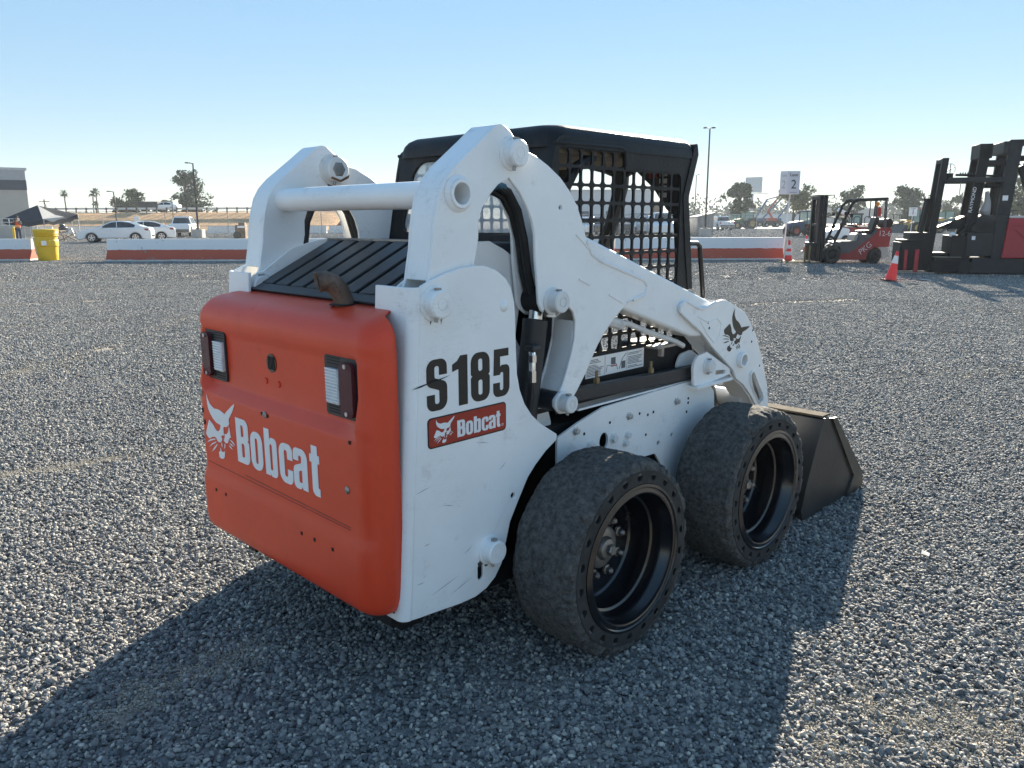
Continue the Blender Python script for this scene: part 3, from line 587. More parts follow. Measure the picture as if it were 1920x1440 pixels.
# emblem and letters
EMB = [[(-.41,.5),(-.38,.436),(-.324,.367),(-.234,.324),(-.174,.307),(-.097,.315),(.011,.315),(.118,.294),(.191,.277),(.268,.337),(.401,.418),(.483,.47),(.543,.5),(.517,.444),(.453,.358),(.376,.277),(.315,.217),(.311,.182),(.324,.148),(.281,.105),(.204,.067),(.131,.067),(.105,.032),(.101,-.036),(.109,-.084),(.067,-.088),(-.002,-.114),(.028,-.144),(.032,-.174),(-.028,-.225),(-.097,-.234),(-.148,-.217),(-.182,-.178),(-.238,-.17),(-.324,-.191),(-.431,-.238),(-.5,-.212),(-.543,-.17),(-.487,-.067),(-.423,.036),(-.388,.088),(-.255,.028),(-.2,-.024),(-.127,-.058),(-.054,-.041),(-.006,.006),(.019,.067),(-.135,.084),(-.238,.131),(-.324,.195),(-.384,.264),(-.414,.363)], [(.303,.101),(.32,.049),(.328,-.028),(.345,-.075),(.29,-.092),(.255,-.139),(.221,-.187),(.152,-.2),(.097,-.174),(.101,-.152),(.131,-.114),(.135,-.075),(.131,-.054),(.204,-.045),(.255,-.006),(.285,.049)], [(-.543,-.324),(-.406,-.247),(-.23,-.2),(-.208,-.212),(-.367,-.26)], [(-.474,-.388),(-.345,-.303),(-.2,-.242),(-.195,-.26),(-.333,-.32)], [(-.38,-.453),(-.285,-.363),(-.17,-.281),(-.152,-.29),(-.26,-.384)], [(.29,-.118),(.363,-.118),(.427,-.139),(.457,-.187),(.388,-.152)], [(.273,-.174),(.354,-.178),(.414,-.208),(.337,-.204)], [(.247,-.217),(.32,-.225),(.367,-.264),(.298,-.247)], [(.006,-.217),(.024,-.238),(.015,-.298),(-.011,-.264)], [(.105,-.221),(.135,-.221),(.122,-.273),(.071,-.315),(.097,-.268)], [(-.054,-.315),(-.028,-.367),(.041,-.376),(.092,-.345),(.079,-.436),(.036,-.483),(-.045,-.5),(-.114,-.487),(-.118,-.397),(-.067,-.38)]]
R5 = .05
GL = {
'B': (.57, [(0,0),(.57,0,.17),(.57,.50,.08),(.505,.535),(.55,.57,.08),(.55,1,.17),(0,1)], [[(.22,.14),(.35,.14,.06),(.35,.45,.06),(.22,.45)], [(.22,.60),(.34,.60,.06),(.34,.86,.06),(.22,.86)]]),
'o': (.51, [(0,-.01,.22),(.51,-.01,.22),(.51,.83,.22),(0,.83,.22)], [[(.2,.13,.05),(.31,.13,.05),(.31,.69,.05),(.2,.69,.05)]]),
'b': (.50, [(0,0),(.19,0),(.20,.05),(.25,-.01,.04),(.5,-.01,.17),(.5,.83,.17),(.26,.83,.05),(.21,.77),(.21,1),(0,1)], [[(.21,.13,.04),(.31,.13,.05),(.31,.69,.05),(.21,.69,.04)]]),
'c': (.52, [(.52,.30),(.52,-.01,.2),(0,-.01,.22),(0,.83,.22),(.52,.83,.2),(.52,.51),(.32,.51),(.32,.69,R5),(.2,.69,R5),(.2,.13,R5),(.32,.13,R5),(.32,.30)], []),
'a': (.52, [(.52,0),(.33,0),(.32,.06),(.25,-.01,.04),(0,-.01,.14),(0,.44,.14),(.30,.54,.03),(.32,.69,R5),(.2,.69,R5),(.2,.57),(0,.57),(0,.83,.2),(.52,.83,.2)], [[(.2,.13,.04),(.32,.13,.04),(.32,.40,.02),(.2,.36,.04)]]),
't': (.35, [(.34,0),(.07,0,.14),(.07,.66),(0,.66),(0,.82),(.07,.82),(.07,1),(.28,1),(.28,.82),(.35,.82),(.35,.66),(.28,.66),(.28,.16,.03),(.34,.16)], []),
'S': (.52, [(0,.32),(0,0,.2),(.52,0,.2),(.52,.54,.14),(.2,.64,.04),(.2,.87,R5),(.32,.87,R5),(.32,.69),(.52,.69),(.52,1,.2),(0,1,.2),(0,.50,.14),(.32,.39,.04),(.32,.13,R5),(.2,.13,R5),(.2,.32)], []),
'1': (.38, [(.15,0),(.37,0),(.37,1),(.20,1),(.12,.90),(0,.84),(0,.70),(.15,.74)], []),
'8': (.52, [(0,0,.2),(.52,0,.2),(.52,.50,.1),(.48,.53),(.52,.56,.1),(.52,1,.2),(0,1,.2),(0,.56,.1),(.04,.53),(0,.50,.1)], [[(.2,.13,R5),(.32,.13,R5),(.32,.44,R5),(.2,.44,R5)], [(.2,.62,R5),(.32,.62,R5),(.32,.87,R5),(.2,.87,R5)]]),
'5': (.50, [(0,.30),(0,0,.2),(.5,0,.2),(.5,.66,.16),(.26,.66,.04),(.21,.62),(.21,.84),(.47,.84),(.47,1),(.03,1),(.01,.46),(.2,.46),(.23,.51),(.31,.51,.04),(.31,.13,R5),(.2,.13,R5),(.2,.30)], [])}
def glyphs(txt, spans, z0, h, place, name, m, parent):
    for ch, (a0, a1) in zip(txt, spans):
        wd, o, hs = GL[ch]; k = (a1-a0)/wd
        T = lambda L: [(a0+p[0]*k, z0+p[1]*h) for p in rpoly(L)]
        place(T(o), [T(q) for q in hs], name, m, parent)
def on_tail(poly, holes, name, m, parent): rearplate(poly, -.8866, .0012, name, m, parent, holes)
def on_side(off):
    def f(poly, holes, name, m, parent):
        q = MB(); q.prism(poly, -off, -off-.0012, 'y', holes); return q.build(name, m, parent)
    return f
def emblem(cx, cz, h, ang, place, m, parent, name='cat_head_emblem', sx=1.0):
    q = MB()
    for L in EMB:
        P = [(cx+(p[0]*sx*cos(ang)-p[1]*sin(ang))*h, cz+(p[0]*sx*sin(ang)+p[1]*cos(ang))*h) for p in L]; place(P, q)
    return q.build(name, m, parent)
emblem(-.3715, .7505, .233, 0, lambda P, q: q.prism([(-p[0], p[1]) for p in P], -.8866, -.8878, 'x'), LETW, TG)
glyphs('Bobcat', ((-.246, -.153), (-.142, -.058), (-.041, .041), (.055, .141), (.146, .231), (.248, .304)), .655, .164, on_tail, 'lettering', LETW, TG)
UPL = [o for o in LD.children if o.name.startswith('upright')][0]
glyphs('S185', ((-.677, -.597), (-.575, -.511), (-.498, -.417), (-.401, -.327)), .940, .158, on_side(.5802), 'model_lettering', LETB, UPL)
q = MB(); q.prism(rrect(-.678, .8235, -.344, .920, .014), -.5802, -.5812); bd = q.build('brand_decal', LETB, UPL)
q = MB(); q.prism(rrect(-.6735, .828, -.3485, .9155, .011), -.5812, -.5820); q.build('decal_field', LETR, UPL)
emblem(-.613, .873, .078, 0, lambda P, q: q.prism(P, -.5821, -.5830), LETW, UPL)
glyphs('Bobcat', ((-.560, -.527), (-.524, -.494), (-.490, -.460), (-.456, -.426), (-.424, -.394), (-.392, -.372)), .840, .054, on_side(.5821), 'lettering', LETW, UPL)
q = MB(); q.lathe([(.003, -.5821), (.0045, -.5826), (.0045, -.5821)], (-.362, 0, .845), 'y', 12); q.build('registered_mark', LETW, UPL)
q = MB(); q.prism([(-.735, 1.018), (-.70, 1.026), (-.672, 1.030), (-.66, 1.036), (-.63, 1.036), (-.585, 1.042), (-.63, 1.032), (-.66, 1.030), (-.70, 1.021)], -.5818, -.5824); q.build('scratch', NEAR_BLACK, UPL)
ARMR = [o for o in LD.children if o.name.startswith('lift_arm')][0]
emblem(1.170, .985, .185, rad(-33), lambda P, q: q.prism(P, -.5672, -.5684), LETB, ARMR)

# --- engine grille between the uprights
A = Vector((-.705, 0, 1.248)); B = Vector((-.33, 0, 1.432)); sl_ = (B-A).normalized(); nr = Vector((-sl_.z, 0, sl_.x))
q = MB(); P = []
for p in (A-nr*.02, B-nr*.02):
    P += [(p.x, -.43, p.z), (p.x, .43, p.z)]
q.hexa([P[0], P[2], P[3], P[1]]+[(v[0]+nr.x*.012, v[1], v[2]+nr.z*.012) for v in (P[0], P[2], P[3], P[1])]); gr = q.build('engine_grille', NEAR_BLACK, LD)
base = None
for k in range(8):
    y0 = -.425+k*.1065; q = MB()
    a0 = A+sl_*.045; b0 = B-sl_*.01
    q.hexa([(a0.x, y0, a0.z), (b0.x, y0, b0.z), (b0.x, y0+.082, b0.z), (a0.x, y0+.082, a0.z)]+[(v[0]+nr.x*.012, v[1], v[2]+nr.z*.012) for v in ((a0.x, y0, a0.z), (b0.x, y0, b0.z), (b0.x, y0+.082, b0.z), (a0.x, y0+.082, a0.z))])
    q.build('grille_slat', BLACKM, gr, bevel=.003)
q = MB(); a0 = A; b0 = A+sl_*.043; q.hexa([(a0.x, -.43, a0.z), (b0.x, -.43, b0.z), (b0.x, .43, b0.z), (a0.x, .43, a0.z)]+[(v[0]+nr.x*.010, v[1], v[2]+nr.z*.010) for v in ((a0.x, -.43, a0.z), (b0.x, -.43, b0.z), (b0.x, .43, b0.z), (a0.x, .43, a0.z))]); q.build('grille_end_strip', BLACKM, gr, bevel=.002)
q = MB(); q.bx(-.335, -.05, -.42, .42, 1.38, 1.428); q.build('grille_top', BLACKM, gr, bevel=.008)
q = MB(); q.bx(-.36, -.335, -.42, .42, 1.4285, 1.437); q.build('grille_hinge', STEEL, gr)

# --- cab
CB = MB()
# side frames: plate with stepped opening
def side_frame(sg):
    q = MB()
    out = rpoly([(-.12, .80), (-.06, 1.30), (-.035, 1.42), (.02, 1.70, .05), (.045, 1.80, .04), (.90, 1.80, .02), (.915, 1.75), (.862, 1.60, .1), (.900, 1.35), (.93, 1.20), (.98, .95), (1.06, .80)])
    hl = rpoly([(.055, .985, .01), (.847, .985, .01), (.847, 1.697, .03), (.449, 1.697, .005), (.449, 1.762, .02), (.055, 1.762, .02)])
    q.prism(out, .438, .452, holes=[hl])
    if sg < 0: q.mirror()
    return q
def screen(sg):
    q = MB(); px = .066; pz = .0648; n = 0
    for i in range(12):
        for j in range(12):
            x0 = .055+i*px; z0 = .985+j*pz
            if j == 11 and i > 5: continue
            if j == 10 and i > 5: z1 = min(z0+pz, 1.70)
            else: z1 = z0+pz
            x1 = x0+px; g = .0055; r = .011
            O = [(x0, z0), ((x0+x1)/2, z0), (x1, z0), (x1, (z0+z1)/2), (x1, z1), ((x0+x1)/2, z1), (x0, z1), (x0, (z0+z1)/2)]
            a, b_, c_, d_ = x0+g, x1-g, z0+g, z1-g
            I = [(a+r*.3, c_+r*.3), (a+r, c_), (b_-r, c_), (b_-r*.3, c_+r*.3), (b_, c_+r), (b_, d_-r), (b_-r*.3, d_-r*.3), (b_-r, d_), (a+r, d_), (a+r*.3, d_-r*.3), (a, d_-r), (a, c_+r)]
            V = []
            for y in (.440, .448):
                V += [(p[0], y, p[1]) for p in O]+[(p[0], y, p[1]) for p in I]
            F = []
            def ring(k):
                o = lambda i_: k+i_; t = lambda i_: k+8+i_ % 12
                return [(o(0), o(1), t(1), t(0)), (o(1), t(2), t(1)), (o(1), o(2), t(3), t(2)), (o(2), o(3), t(4), t(3)), (o(3), t(5), t(4)), (o(3), o(4), t(6), t(5)), (o(4), o(5), t(7), t(6)), (o(5), t(8), t(7)), (o(5), o(6), t(9), t(8)), (o(6), o(7), t(10), t(9)), (o(7), t(11), t(10)), (o(7), o(0), t(0), t(11))]
            F += ring(0)+[tuple(reversed(f)) for f in ring(20)]
            for k in range(12): F.append((8+k, 8+(k+1) % 12, 28+(k+1) % 12, 28+k))
            q.add([(p[0], p[1]*sg, p[2]) for p in V], F)
    return q
rf = MB()
rows = []
rp = rpoly([(-.40, 0), (.40, 0)], 1)
def roofring(z, ins): return [(x, y, z) for x, y in rpoly([(.022+ins, -.456+ins, .07), (.945-ins*.3, -.456+ins, .03), (.945-ins*.3, .456-ins, .03), (.022+ins, .456-ins, .07)], 5)]
rings = [roofring(1.762, 0), roofring(1.790, .002), roofring(1.812, .009), roofring(1.829, .022), roofring(1.841, .042), roofring(1.846, .075), roofring(1.848, .13)]
n = len(rings[0]); V = [p for r in rings for p in r]; F = [(i*n+k, i*n+(k+1) % n, (i+1)*n+(k+1) % n, (i+1)*n+k) for i in range(6) for k in range(n)]
F.append(tuple(range(6*n, 7*n))); F.append(tuple(range(n)))
rf.add(V, F); CABO = rf.build('cab', BLACK, LD, angle=40)
for sg in (-1, 1):
    side_frame(sg).build('cab_side_frame', BLACK, CABO, bevel=.004)
    screen(sg).build('side_screen', BLACK, CABO, angle=0)
    q = MB(); q.tube([(.035, sg*.452, 1.775), (.42, sg*.452, 1.777), (.445, sg*.452, 1.765), (.452, sg*.452, 1.71)], .007, 8); q.build('screen_rim', BLACK, CABO)
    q = MB(); q.prism(rpoly([(.93, 1.80), (.955, 1.84, .01), (.97, 1.78, .02), (.905, 1.60, .08), (.945, 1.35), (.965, 1.20), (.93, 1.20), (.90, 1.35), (.862, 1.60, .08), (.915, 1.75)]), sg*.40, sg*.456); q.build('front_post', BLACK, CABO, bevel=.006)
    q = MB(); q.prism([(sg*.44, 1.50), (sg*.44, 1.77), (sg*.14, 1.77), (sg*.20, 1.72), (sg*.30, 1.64), (sg*.37, 1.55)], .86, .90, 'x'); q.build('corner_console', BLACKM, CABO, bevel=.004)
    q = MB(); q.bx(.853, .86, sg*.30-.02, sg*.30+.02, 1.685, 1.725); q.build('console_switch', mat('red_button', (.35, .02, .02), .4), CABO, bevel=.002)
    q = MB()
    for i in range(2):
        for j in range(4): q.bx(.855, .861, sg*.36-.012+i*.022, sg*.36+.003+i*.022, 1.60+j*.03, 1.62+j*.03)
    q.build('keypad_button', mat('grey_button', (.45, .45, .42), .5), CABO, stuff=True)
    q = MB(); q.tube([(.96, sg*.43, 1.400), (1.03, sg*.43, 1.400), (1.055, sg*.43, 1.385), (1.062, sg*.43, 1.35), (1.10, sg*.43, 1.17), (1.10, sg*.43, 1.12), (1.07, sg*.43, 1.09), (.98, sg*.43, 1.08)], .011, 10); q.build('grab_handle', BLACKG, CABO)
    q = MB(); q.bx(.60, .80, sg*.36-.05, sg*.36+.05, .84, .99); q.build('control_console', BLACKM, CABO, bevel=.02)
    q = MB(); q.tube([(.90, sg*.26, .62), (.88, sg*.26, .90), (.82, sg*.25, 1.06)], .014, 8); q.tube([(.82, sg*.25, 1.06), (.80, sg*.25, 1.16)], .022, 10); q.build('steering_lever', BLACKM, CABO)
# rear wall with window opening, leaning
def rear_pt(y, z): return (-.035+.085*(z-1.41)/.43, y, z)
q = MB(); outl = [(-.45, 1.36), (.45, 1.36), (.445, 1.775), (-.445, 1.775)]; hole = rpoly([(-.37, 1.452, .05), (.37, 1.452, .05), (.335, 1.745, .09), (-.335, 1.745, .09)])
q.prism(outl, 0, .02, 'x', [hole]); q.v = [(rear_pt(p[1], p[2])[0]+p[0], p[1], p[2]) for p in q.v]; q.build('rear_window_frame', BLACK, CABO, bevel=.005)
q = MB(); q.prism(rpoly([(-.365, 1.458, .04), (.365, 1.458, .04), (.330, 1.740, .08), (-.330, 1.740, .08)]), .008, .012, 'x'); q.v = [(rear_pt(p[1], p[2])[0]+p[0], p[1], p[2]) for p in q.v]
q.build('rear_window', glassy('scratched_pane', (.52, .55, .56), .5, .25), CABO)
q = MB(); q.strip([(-.10, .82), (-.06, 1.20), (-.045, 1.37)], -.44, .44, .015); q.bx(-.09, .95, -.437, .437, .80, .82); q.build('cab_floor_and_back', NEAR_BLACK, CABO)
q = MB(); q.box((.30, 0, .93), (.46, .46, .12)); q.build('seat', BLACKM, CABO, bevel=.03)
q = MB(); q.box((.10, 0, 1.16), (.10, .44, .42), Matrix.Rotation(rad(-8), 3, 'Y')); q.build('seat_back', BLACKM, CABO, bevel=.03)
q = MB(); q.tube([(.955, -.06, 1.775), (.958, -.05, 1.66), (.962, .0, 1.50), (.965, .06, 1.36), (.96, .10, 1.20), (.92, .14, 1.04)], [.034, .036, .034, .032, .034, .034], 10); q.tube([(.955, .16, 1.765), (.955, .04, 1.735), (.957, -.05, 1.70), (.955, -.16, 1.745)], .016, 8); q.build('slanted_post', BLACKM, CABO)  # dark slanted post in the front opening, its use unknown
q = MB(); q.tube([(.10, .40, 1.55), (.20, .41, 1.66), (.40, .41, 1.72), (.7, .41, 1.74)], .02, 8); q.tube([(.10, -.40, 1.55), (.20, -.41, 1.70), (.30, -.41, 1.74)], .02, 8); q.build('seat_bar_arm', BLACKM, CABO)
q = MB(); q.bx(.06, .90, -.43, .43, 1.742, 1.765); q.build('headliner', mat('tan_liner', (.12, .095, .06), .8, var=.3), CABO)
# lower side sticker
sk = MB(); sk.prism([(.224, .892), (.612, .892), (.612, .974), (.224, .974)], -.4522, -.4532); st = sk.build('instruction_sticker', LETW, CABO)
q = MB(); GREY = mat('print_grey', (.12, .12, .13), .6)
random.seed(3)
for x0, x1 in ((.230, .338), (.500, .606)):
    z = .964
    while z > .900:
        q.bx(x0, x0+(x1-x0)*random.uniform(.55, .98), -.4538, -.4533, z-.0025, z); z -= .0058 if random.random() > .15 else .010
q.bx(.345, .3465, -.4538, -.4533, .895, .971); q.bx(.492, .4935, -.4538, -.4533, .895, .971)
q.bx(.385, .415, -.4538, -.4533, .93, .958); q.bx(.455, .482, -.4538, -.4533, .905, .935)
q.tube([(.355, -.4536, .905), (.36, -.4536, .93), (.385, -.4536, .925), (.42, -.4536, .93), (.43, -.4536, .905)], .0012, 5); q.tube([(.44, -.4536, .905), (.46, -.4536, .945), (.485, -.4536, .965)], .0014, 5)
q.build('sticker_print', GREY, st, stuff=True)
q = MB(); q.bx(.385, .425, -.4544, -.4539, .921, .925); q.build('sticker_red_print', LETR, st)

# --- wheels
TYRE = mat('worn_tyre', (.092, .090, .086), .92, var=.6, vs_=55, bump=1.0, bs=110, dirt=((.19, .178, .155), .2, 34), spec=.2)
SIDEW = mat('tyre_sidewall', (.04, .039, .038), .75, var=.4, vs_=12, bump=.3, bs=60, dirt=((.09, .08, .07), .15, 9), spec=.3)
RIM = mat('black_rim', (.006, .006, .008), .22, var=.3, vs_=8, dirt=((.06, .055, .05), .08, 9), coat=.5)
from mathutils import noise as mn
def make_wheel(seed, out):
    """wheel centred on its axle; outer side faces out*y"""
    R = .352; W = .280; wh = empty('wheel'); n = 288
    prof = [(.262, .275), (.300, .280), (R-.030, .278), (R-.016, .268), (R-.006, .252), (R-.001, .235), (R, .20), (R+.003, .16), (R+.004, .12), (R+.002, .08), (R, .05), (R-.001, .028), (R-.004, .011), (R-.014, .003), (R-.030, .001), (.30, .0)]
    # insert more rings on the tread
    full = []
    for i in range(len(prof)-1):
        a, b_ = prof[i], prof[i+1]; k = 6 if a[0] > R-.02 and b_[0] > R-.02 else 1
        for j in range(k): t = j/k; full.append((a[0]+(b_[0]-a[0])*t, a[1]+(b_[1]-a[1])*t))
    full.append(prof[-1]); V = []; m = len(full)
    for i in range(n):
        a = 2*pi*i/n
        for r, h in full:
            if r > R-.034:
                p = Vector((cos(a)*R*12, sin(a)*R*12, h*12+seed*7.3)); d = mn.fractal(p, .35, 2.1, 5)*.0042-abs(mn.noise(p*2.7))*.006+.0015+mn.noise(p*.35)*.004
                if h < .055: d += -.024*max(0, cos(22*a+seed+.8*mn.noise(Vector((cos(a)*3, sin(a)*3, seed+4)))))**2*(1-h/.06)*max(.15, .55+1.1*mn.noise(Vector((cos(a)*4, sin(a)*4, seed)))) + min(0, mn.noise(Vector((cos(a)*6, sin(a)*6, seed*3.1)))*.020+.002)*(1-h/.05) + min(0, mn.noise(Vector((cos(a)*15, sin(a)*15, seed*5.7)))*.030)*(1-h/.06) + mn.noise(p*2.2)*.004
                r2 = r+d; h2 = max(h, .0)+ (mn.noise(p*1.7)*.003 if .002 < h < .05 else 0)
            else: r2, h2 = r, h
            V.append((r2*cos(a), out*(W/2-h2), r2*sin(a)))
    F = [(i*m+k, i*m+k+1, ((i+1) % n)*m+k+1, ((i+1) % n)*m+k) for i in range(n) for k in range(m-1)]
    t = MB().add(V, F); ty = t.build('tyre', TYRE, wh, angle=60)
    q = MB(); hs = []; nh = 22; outer = [(.301*cos(2*pi*i/88), .301*sin(2*pi*i/88)) for i in range(88)]
    o2 = circ(0, 0, .3165, 88)
    for k in range(nh): a = 2*pi*(k+.3*seed)/nh; hs.append([(.2945*cos(a)+.0145*cos(b_)*cos(a)-.0145*sin(b_)*sin(a), .2945*sin(a)+.0145*cos(b_)*sin(a)+.0145*sin(b_)*cos(a)) for b_ in [2*pi*j/12 for j in range(12)]])
    q.prism(o2, out*(W/2-.030), out*(W/2+.0015), 'y', [circ(0, 0, .268, 88)]+hs); q.build('sidewall', SIDEW, wh, bevel=.002)
    q = MB(); q.lathe([(.262, out*(W/2-.029)), (.3165, out*(W/2-.031))], n=64); q.build('hole_floor', NEAR_BLACK, wh)
    q = MB(); q.lathe([(.2685, W/2*out-.004*out), (.268, out*(W/2+.004)), (.258, out*(W/2+.006)), (.254, out*(W/2+.002)), (.248, out*(W/2+.003)), (.240, out*(W/2+.005)), (.235, out*(W/2+.003)), (.232, out*(W/2-.012)), (.222, out*(W/2-.030)), (.216, out*(W/2-.050)), (.214, out*(W/2-.075)), (.205, out*(W/2-.080)), (.200, out*(W/2-.165)), (.192, out*(W/2-.172)), (.03, out*(W/2-.150)), (.0, out*(W/2-.150))], n=72); q.build('rim', RIM, wh)
    y = out*(W/2-.150)
    q = MB(); q.lathe([(.078, y), (.078, y+out*.008), (.070, y+out*.014), (.045, y+out*.016), (.043, y+out*.024), (.036, y+out*.034), (.020, y+out*.038), (.0, y+out*.038)], n=32); q.build('hub', STEEL if True else RIM, wh)
    q = MB(); q.lathe([(.021, y+out*.038), (.021, y+out*.054), (.017, y+out*.058), (0, y+out*.058)], n=6); q.build('hub_nut', STEEL, wh, angle=20)
    for k in range(8):
        a = 2*pi*(k+.4)/8; q = MB(); q.lathe([(.019, y-out*.003), (.019, y+out*.006), (.0125, y+out*.008), (.0120, y+out*.024), (.008, y+out*.030), (0, y+out*.031)], (.103*cos(a), 0, .103*sin(a)), n=6); q.build('lug_nut', STEEL, wh, angle=20)
    q = MB(); q.cyl((0, y, 0), (0, y-out*.22, 0), .07, n=20); q.build('axle_stub', NEAR_BLACK, wh)
    return wh
k = 0
for x in (0, .991):
    for sg in (-1, 1):
        wh = make_wheel(k+1, sg); wh.parent = LD; wh.location = (x, sg*(.872-.14), .343); wh.rotation_euler = (0, rad(17*k), 0); k += 1

# --- bucket
q = MB(); BK = [(1.60, .012), (1.585, .03), (1.625, .16), (1.70, .33), (1.775, .50)]
q.strip([(2.16, .010), (1.66, .006), (1.605, .02), (1.59, .055), (1.64, .20), (1.72, .38), (1.775, .497), (1.80, .503), (1.845, .498)], -.7625, .7625, .012, side=-1)
bkt = q.build('bucket', BUCK, LD, bevel=.003)
for sg in (-1, 1):
    q = MB(); q.prism(rpoly([(1.60, .0), (2.17, .0), (2.335, .02, .02), (2.31, .09, .03), (1.885, .486, .01), (1.765, .507, .01), (1.70, .38), (1.62, .20), (1.570, .055)]), sg*.757, sg*.770); q.build('bucket_side', BUCK, bkt, bevel=.002)
    q = MB(); q.prism(rpoly([(2.12, -.004), (2.345, .006, .015), (2.32, .095, .03), (1.893, .492), (1.84, .497), (2.20, .10)]), sg*.771, sg*.783); q.build('side_cutter', mat('worn_edge_steel', (.10, .095, .085), .35, .7, var=.4, vs_=5), bkt, bevel=.003)
q = MB(); q.prism([(2.14, -.006), (2.39, -.008), (2.40, 0), (2.14, .02)], -.765, .765); q.build('cutting_edge', STEEL, bkt)
q = MB(); q.bx(1.775, 1.86, -.756, .756, .5055, .515); q.build('bucket_lip', mat('matt_tan_lip', (.10, .085, .065), .9, var=.4, vs_=12, spec=.05), bkt)  # lip has its own rough tan with almost no specular
q = MB(); q.tube([(1.65, -.7575, .36), (1.67, -.7575, .42)], .004, 6); 

# --- grease and rust stains round the pins
rng = random.Random(5); GREASE = mat('old_grease', (.05, .042, .036), .6, var=.4, vs_=60)
def stain(y, x, z, r, parent, drip=0):
    q = MB(); P = []
    for k in range(18):
        a = 2*pi*k/18; rr = r*(.7+.5*rng.random()); zz = rr*sin(a)
        if drip and abs(cos(a)) < .35 and sin(a) < 0: zz -= drip*rng.random()
        P.append((x+rr*cos(a), z+zz))
    q.prism(P, y, y-.0007); q.build('grease_stain', GREASE, parent)
stain(-.5803, -.468, .385, .010, UPL, .01); stain(-.5803, -.655, 1.222, .007, UPL, .02); stain(-.5655, -.135, 1.195, .014, ARMR, .01); stain(-.5655, -.072, .838, .010, ARMR, .01); stain(-.5803, -.44, .372, .007, UPL); stain(-.5803, -.615, 1.217, .004, UPL, .012)
RUST = mat('rust_stain', (.16, .075, .035), .9, var=.5, vs_=50); ARML = [o for o in LD.children if o.name.startswith('lift_arm')][1]
stain(.4468, -.318, 1.645, .012, ARML, .03); q = MB(); q.lathe([(.030, .3965), (.024, .394), (.0, .393)], (-.305, 0, 1.705), 'y', 6); q.build('pin_bolt', STEEL, ARML, angle=20); q = MB(); q.prism([(-.345, 1.668), (-.30, 1.655), (-.262, 1.672), (-.258, 1.685), (-.30, 1.664), (-.34, 1.676)], .3966, .3955); q.build('rust_stain', RUST, ARML)
# scuffed paint at the lower rear corners of the right upright
SCUFF = mat('scuffed_primer', (.09, .08, .075), .8, var=.5, vs_=80); rng = random.Random(12)
for k in range(26):
    t_ = rng.random()**1.6; z = .315+t_*.42; xr = -.792+.072*(z-.289)/1.026; y = -.545+rng.uniform(-.006, .05); w_ = rng.uniform(.002, .006); h_ = rng.uniform(.003, .014); q = MB()
    q.prism([(y-w_, z-h_*.5), (y+w_*.4, z-h_*.7), (y+w_, z+h_*.2), (y, z+h_*.6), (y-w_*.8, z+h_*.3)], xr-.0006, xr-.0016, 'x'); q.build('paint_chip', SCUFF, UPL)
for (x, z, L_c, a) in ((-.70, .70, .03, .2), (-.60, .625, .025, -.3), (-.69, .52, .012, .1), (-.52, .45, .02, .5), (-.62, .36, .06, .25), (-.55, .335, .05, .28), (-.45, .80, .03, -.2), (-.36, .70, .02, .6), (-.72, .40, .015, 0)):
    q = MB(); dx, dz = cos(a)*L_c, sin(a)*L_c; q.prism([(x-dx, z-dz), (x, z-.0011), (x+dx, z+dz), (x, z+.0011)], -.5802, -.5807); q.build('paint_scratch', mat('faint_scratch', (.33, .33, .34), .6), UPL)
# ================================================================= background things
def leafmat(name, col, tr=.25):
    if name in MATS: return MATS[name]
    m = mat(name, col, .7, var=.35, vs_=.6, spec=.2); p = m.node_tree.nodes['Principled BSDF']; return m
LEAF = [leafmat('leaf_olive', (.075, .085, .035)), leafmat('leaf_dark', (.045, .060, .026)), leafmat('leaf_pale', (.12, .125, .06))]
BARK = mat('bark', (.11, .085, .065), .9, var=.3, vs_=3)
def leaf_blob(q, rng, c, r, n, s, squash=.8):
    for _ in range(n):
        v = Vector((rng.gauss(0, 1), rng.gauss(0, 1), rng.gauss(0, 1))).normalized()*r*(rng.random()**.45); v.z *= squash
        p = Vector(c)+v; a = Vector((rng.gauss(0, 1), rng.gauss(0, 1), rng.gauss(0, 1))).normalized(); b_ = a.orthogonal().normalized(); k = s*rng.uniform(.6, 1.3); w_ = a.cross(b_)
        q.add([p-b_*k-w_*k*.4, p+b_*k*.2-w_*k*.5, p+b_*k, p-b_*k*.1+w_*k*.5], [(0, 1, 2, 3)])
def tree(label, u, d, h, wd, seed, mt=0, bare=.3, dens=1.0, group='trees around the yard', base=0, leaf=.30, name='broadleaf_tree', nb=11):
    rng = random.Random(seed); t = empty(name, at(u, d, base), BROT, label, 'tree', group); q = MB(); tops = []
    q.tube([(0, 0, -.1), (rng.uniform(-.1, .1), 0, h*.25), (rng.uniform(-.2, .2), 0, h*.5), (rng.uniform(-.3, .3), 0, h*.78)], [h*.028, h*.022, h*.016, h*.006], 8)
    cr = MB()
    for k in range(nb):
        a = rng.random()*2*pi; zz = h*(bare+(1-bare)*rng.uniform(.12, .95)); f = 1-abs((zz/h-(bare+1)/2)/((1-bare)/2))**2*.75
        x = cos(a)*wd*.5*f*rng.uniform(.35, .85); y = sin(a)*wd*.5*f*rng.uniform(.35, .85)
        q.tube([(0, 0, max(h*.15, zz-h*.3)), (x*.55, y*.55, zz-h*.10), (x, y, zz)], [h*.010, h*.007, h*.003], 6)
        leaf_blob(cr, rng, (x, y, zz), wd*rng.uniform(.16, .26), int(150*dens), leaf)
        for _ in range(3): leaf_blob(cr, rng, (x+rng.gauss(0, 1)*wd*.13, y+rng.gauss(0, 1)*wd*.13, zz+rng.gauss(0, 1)*h*.06), wd*rng.uniform(.06, .12), int(45*dens), leaf*.9)
    q.build('trunk', BARK, t, angle=50); cr.build('crown', LEAF[mt], t, angle=0); return t
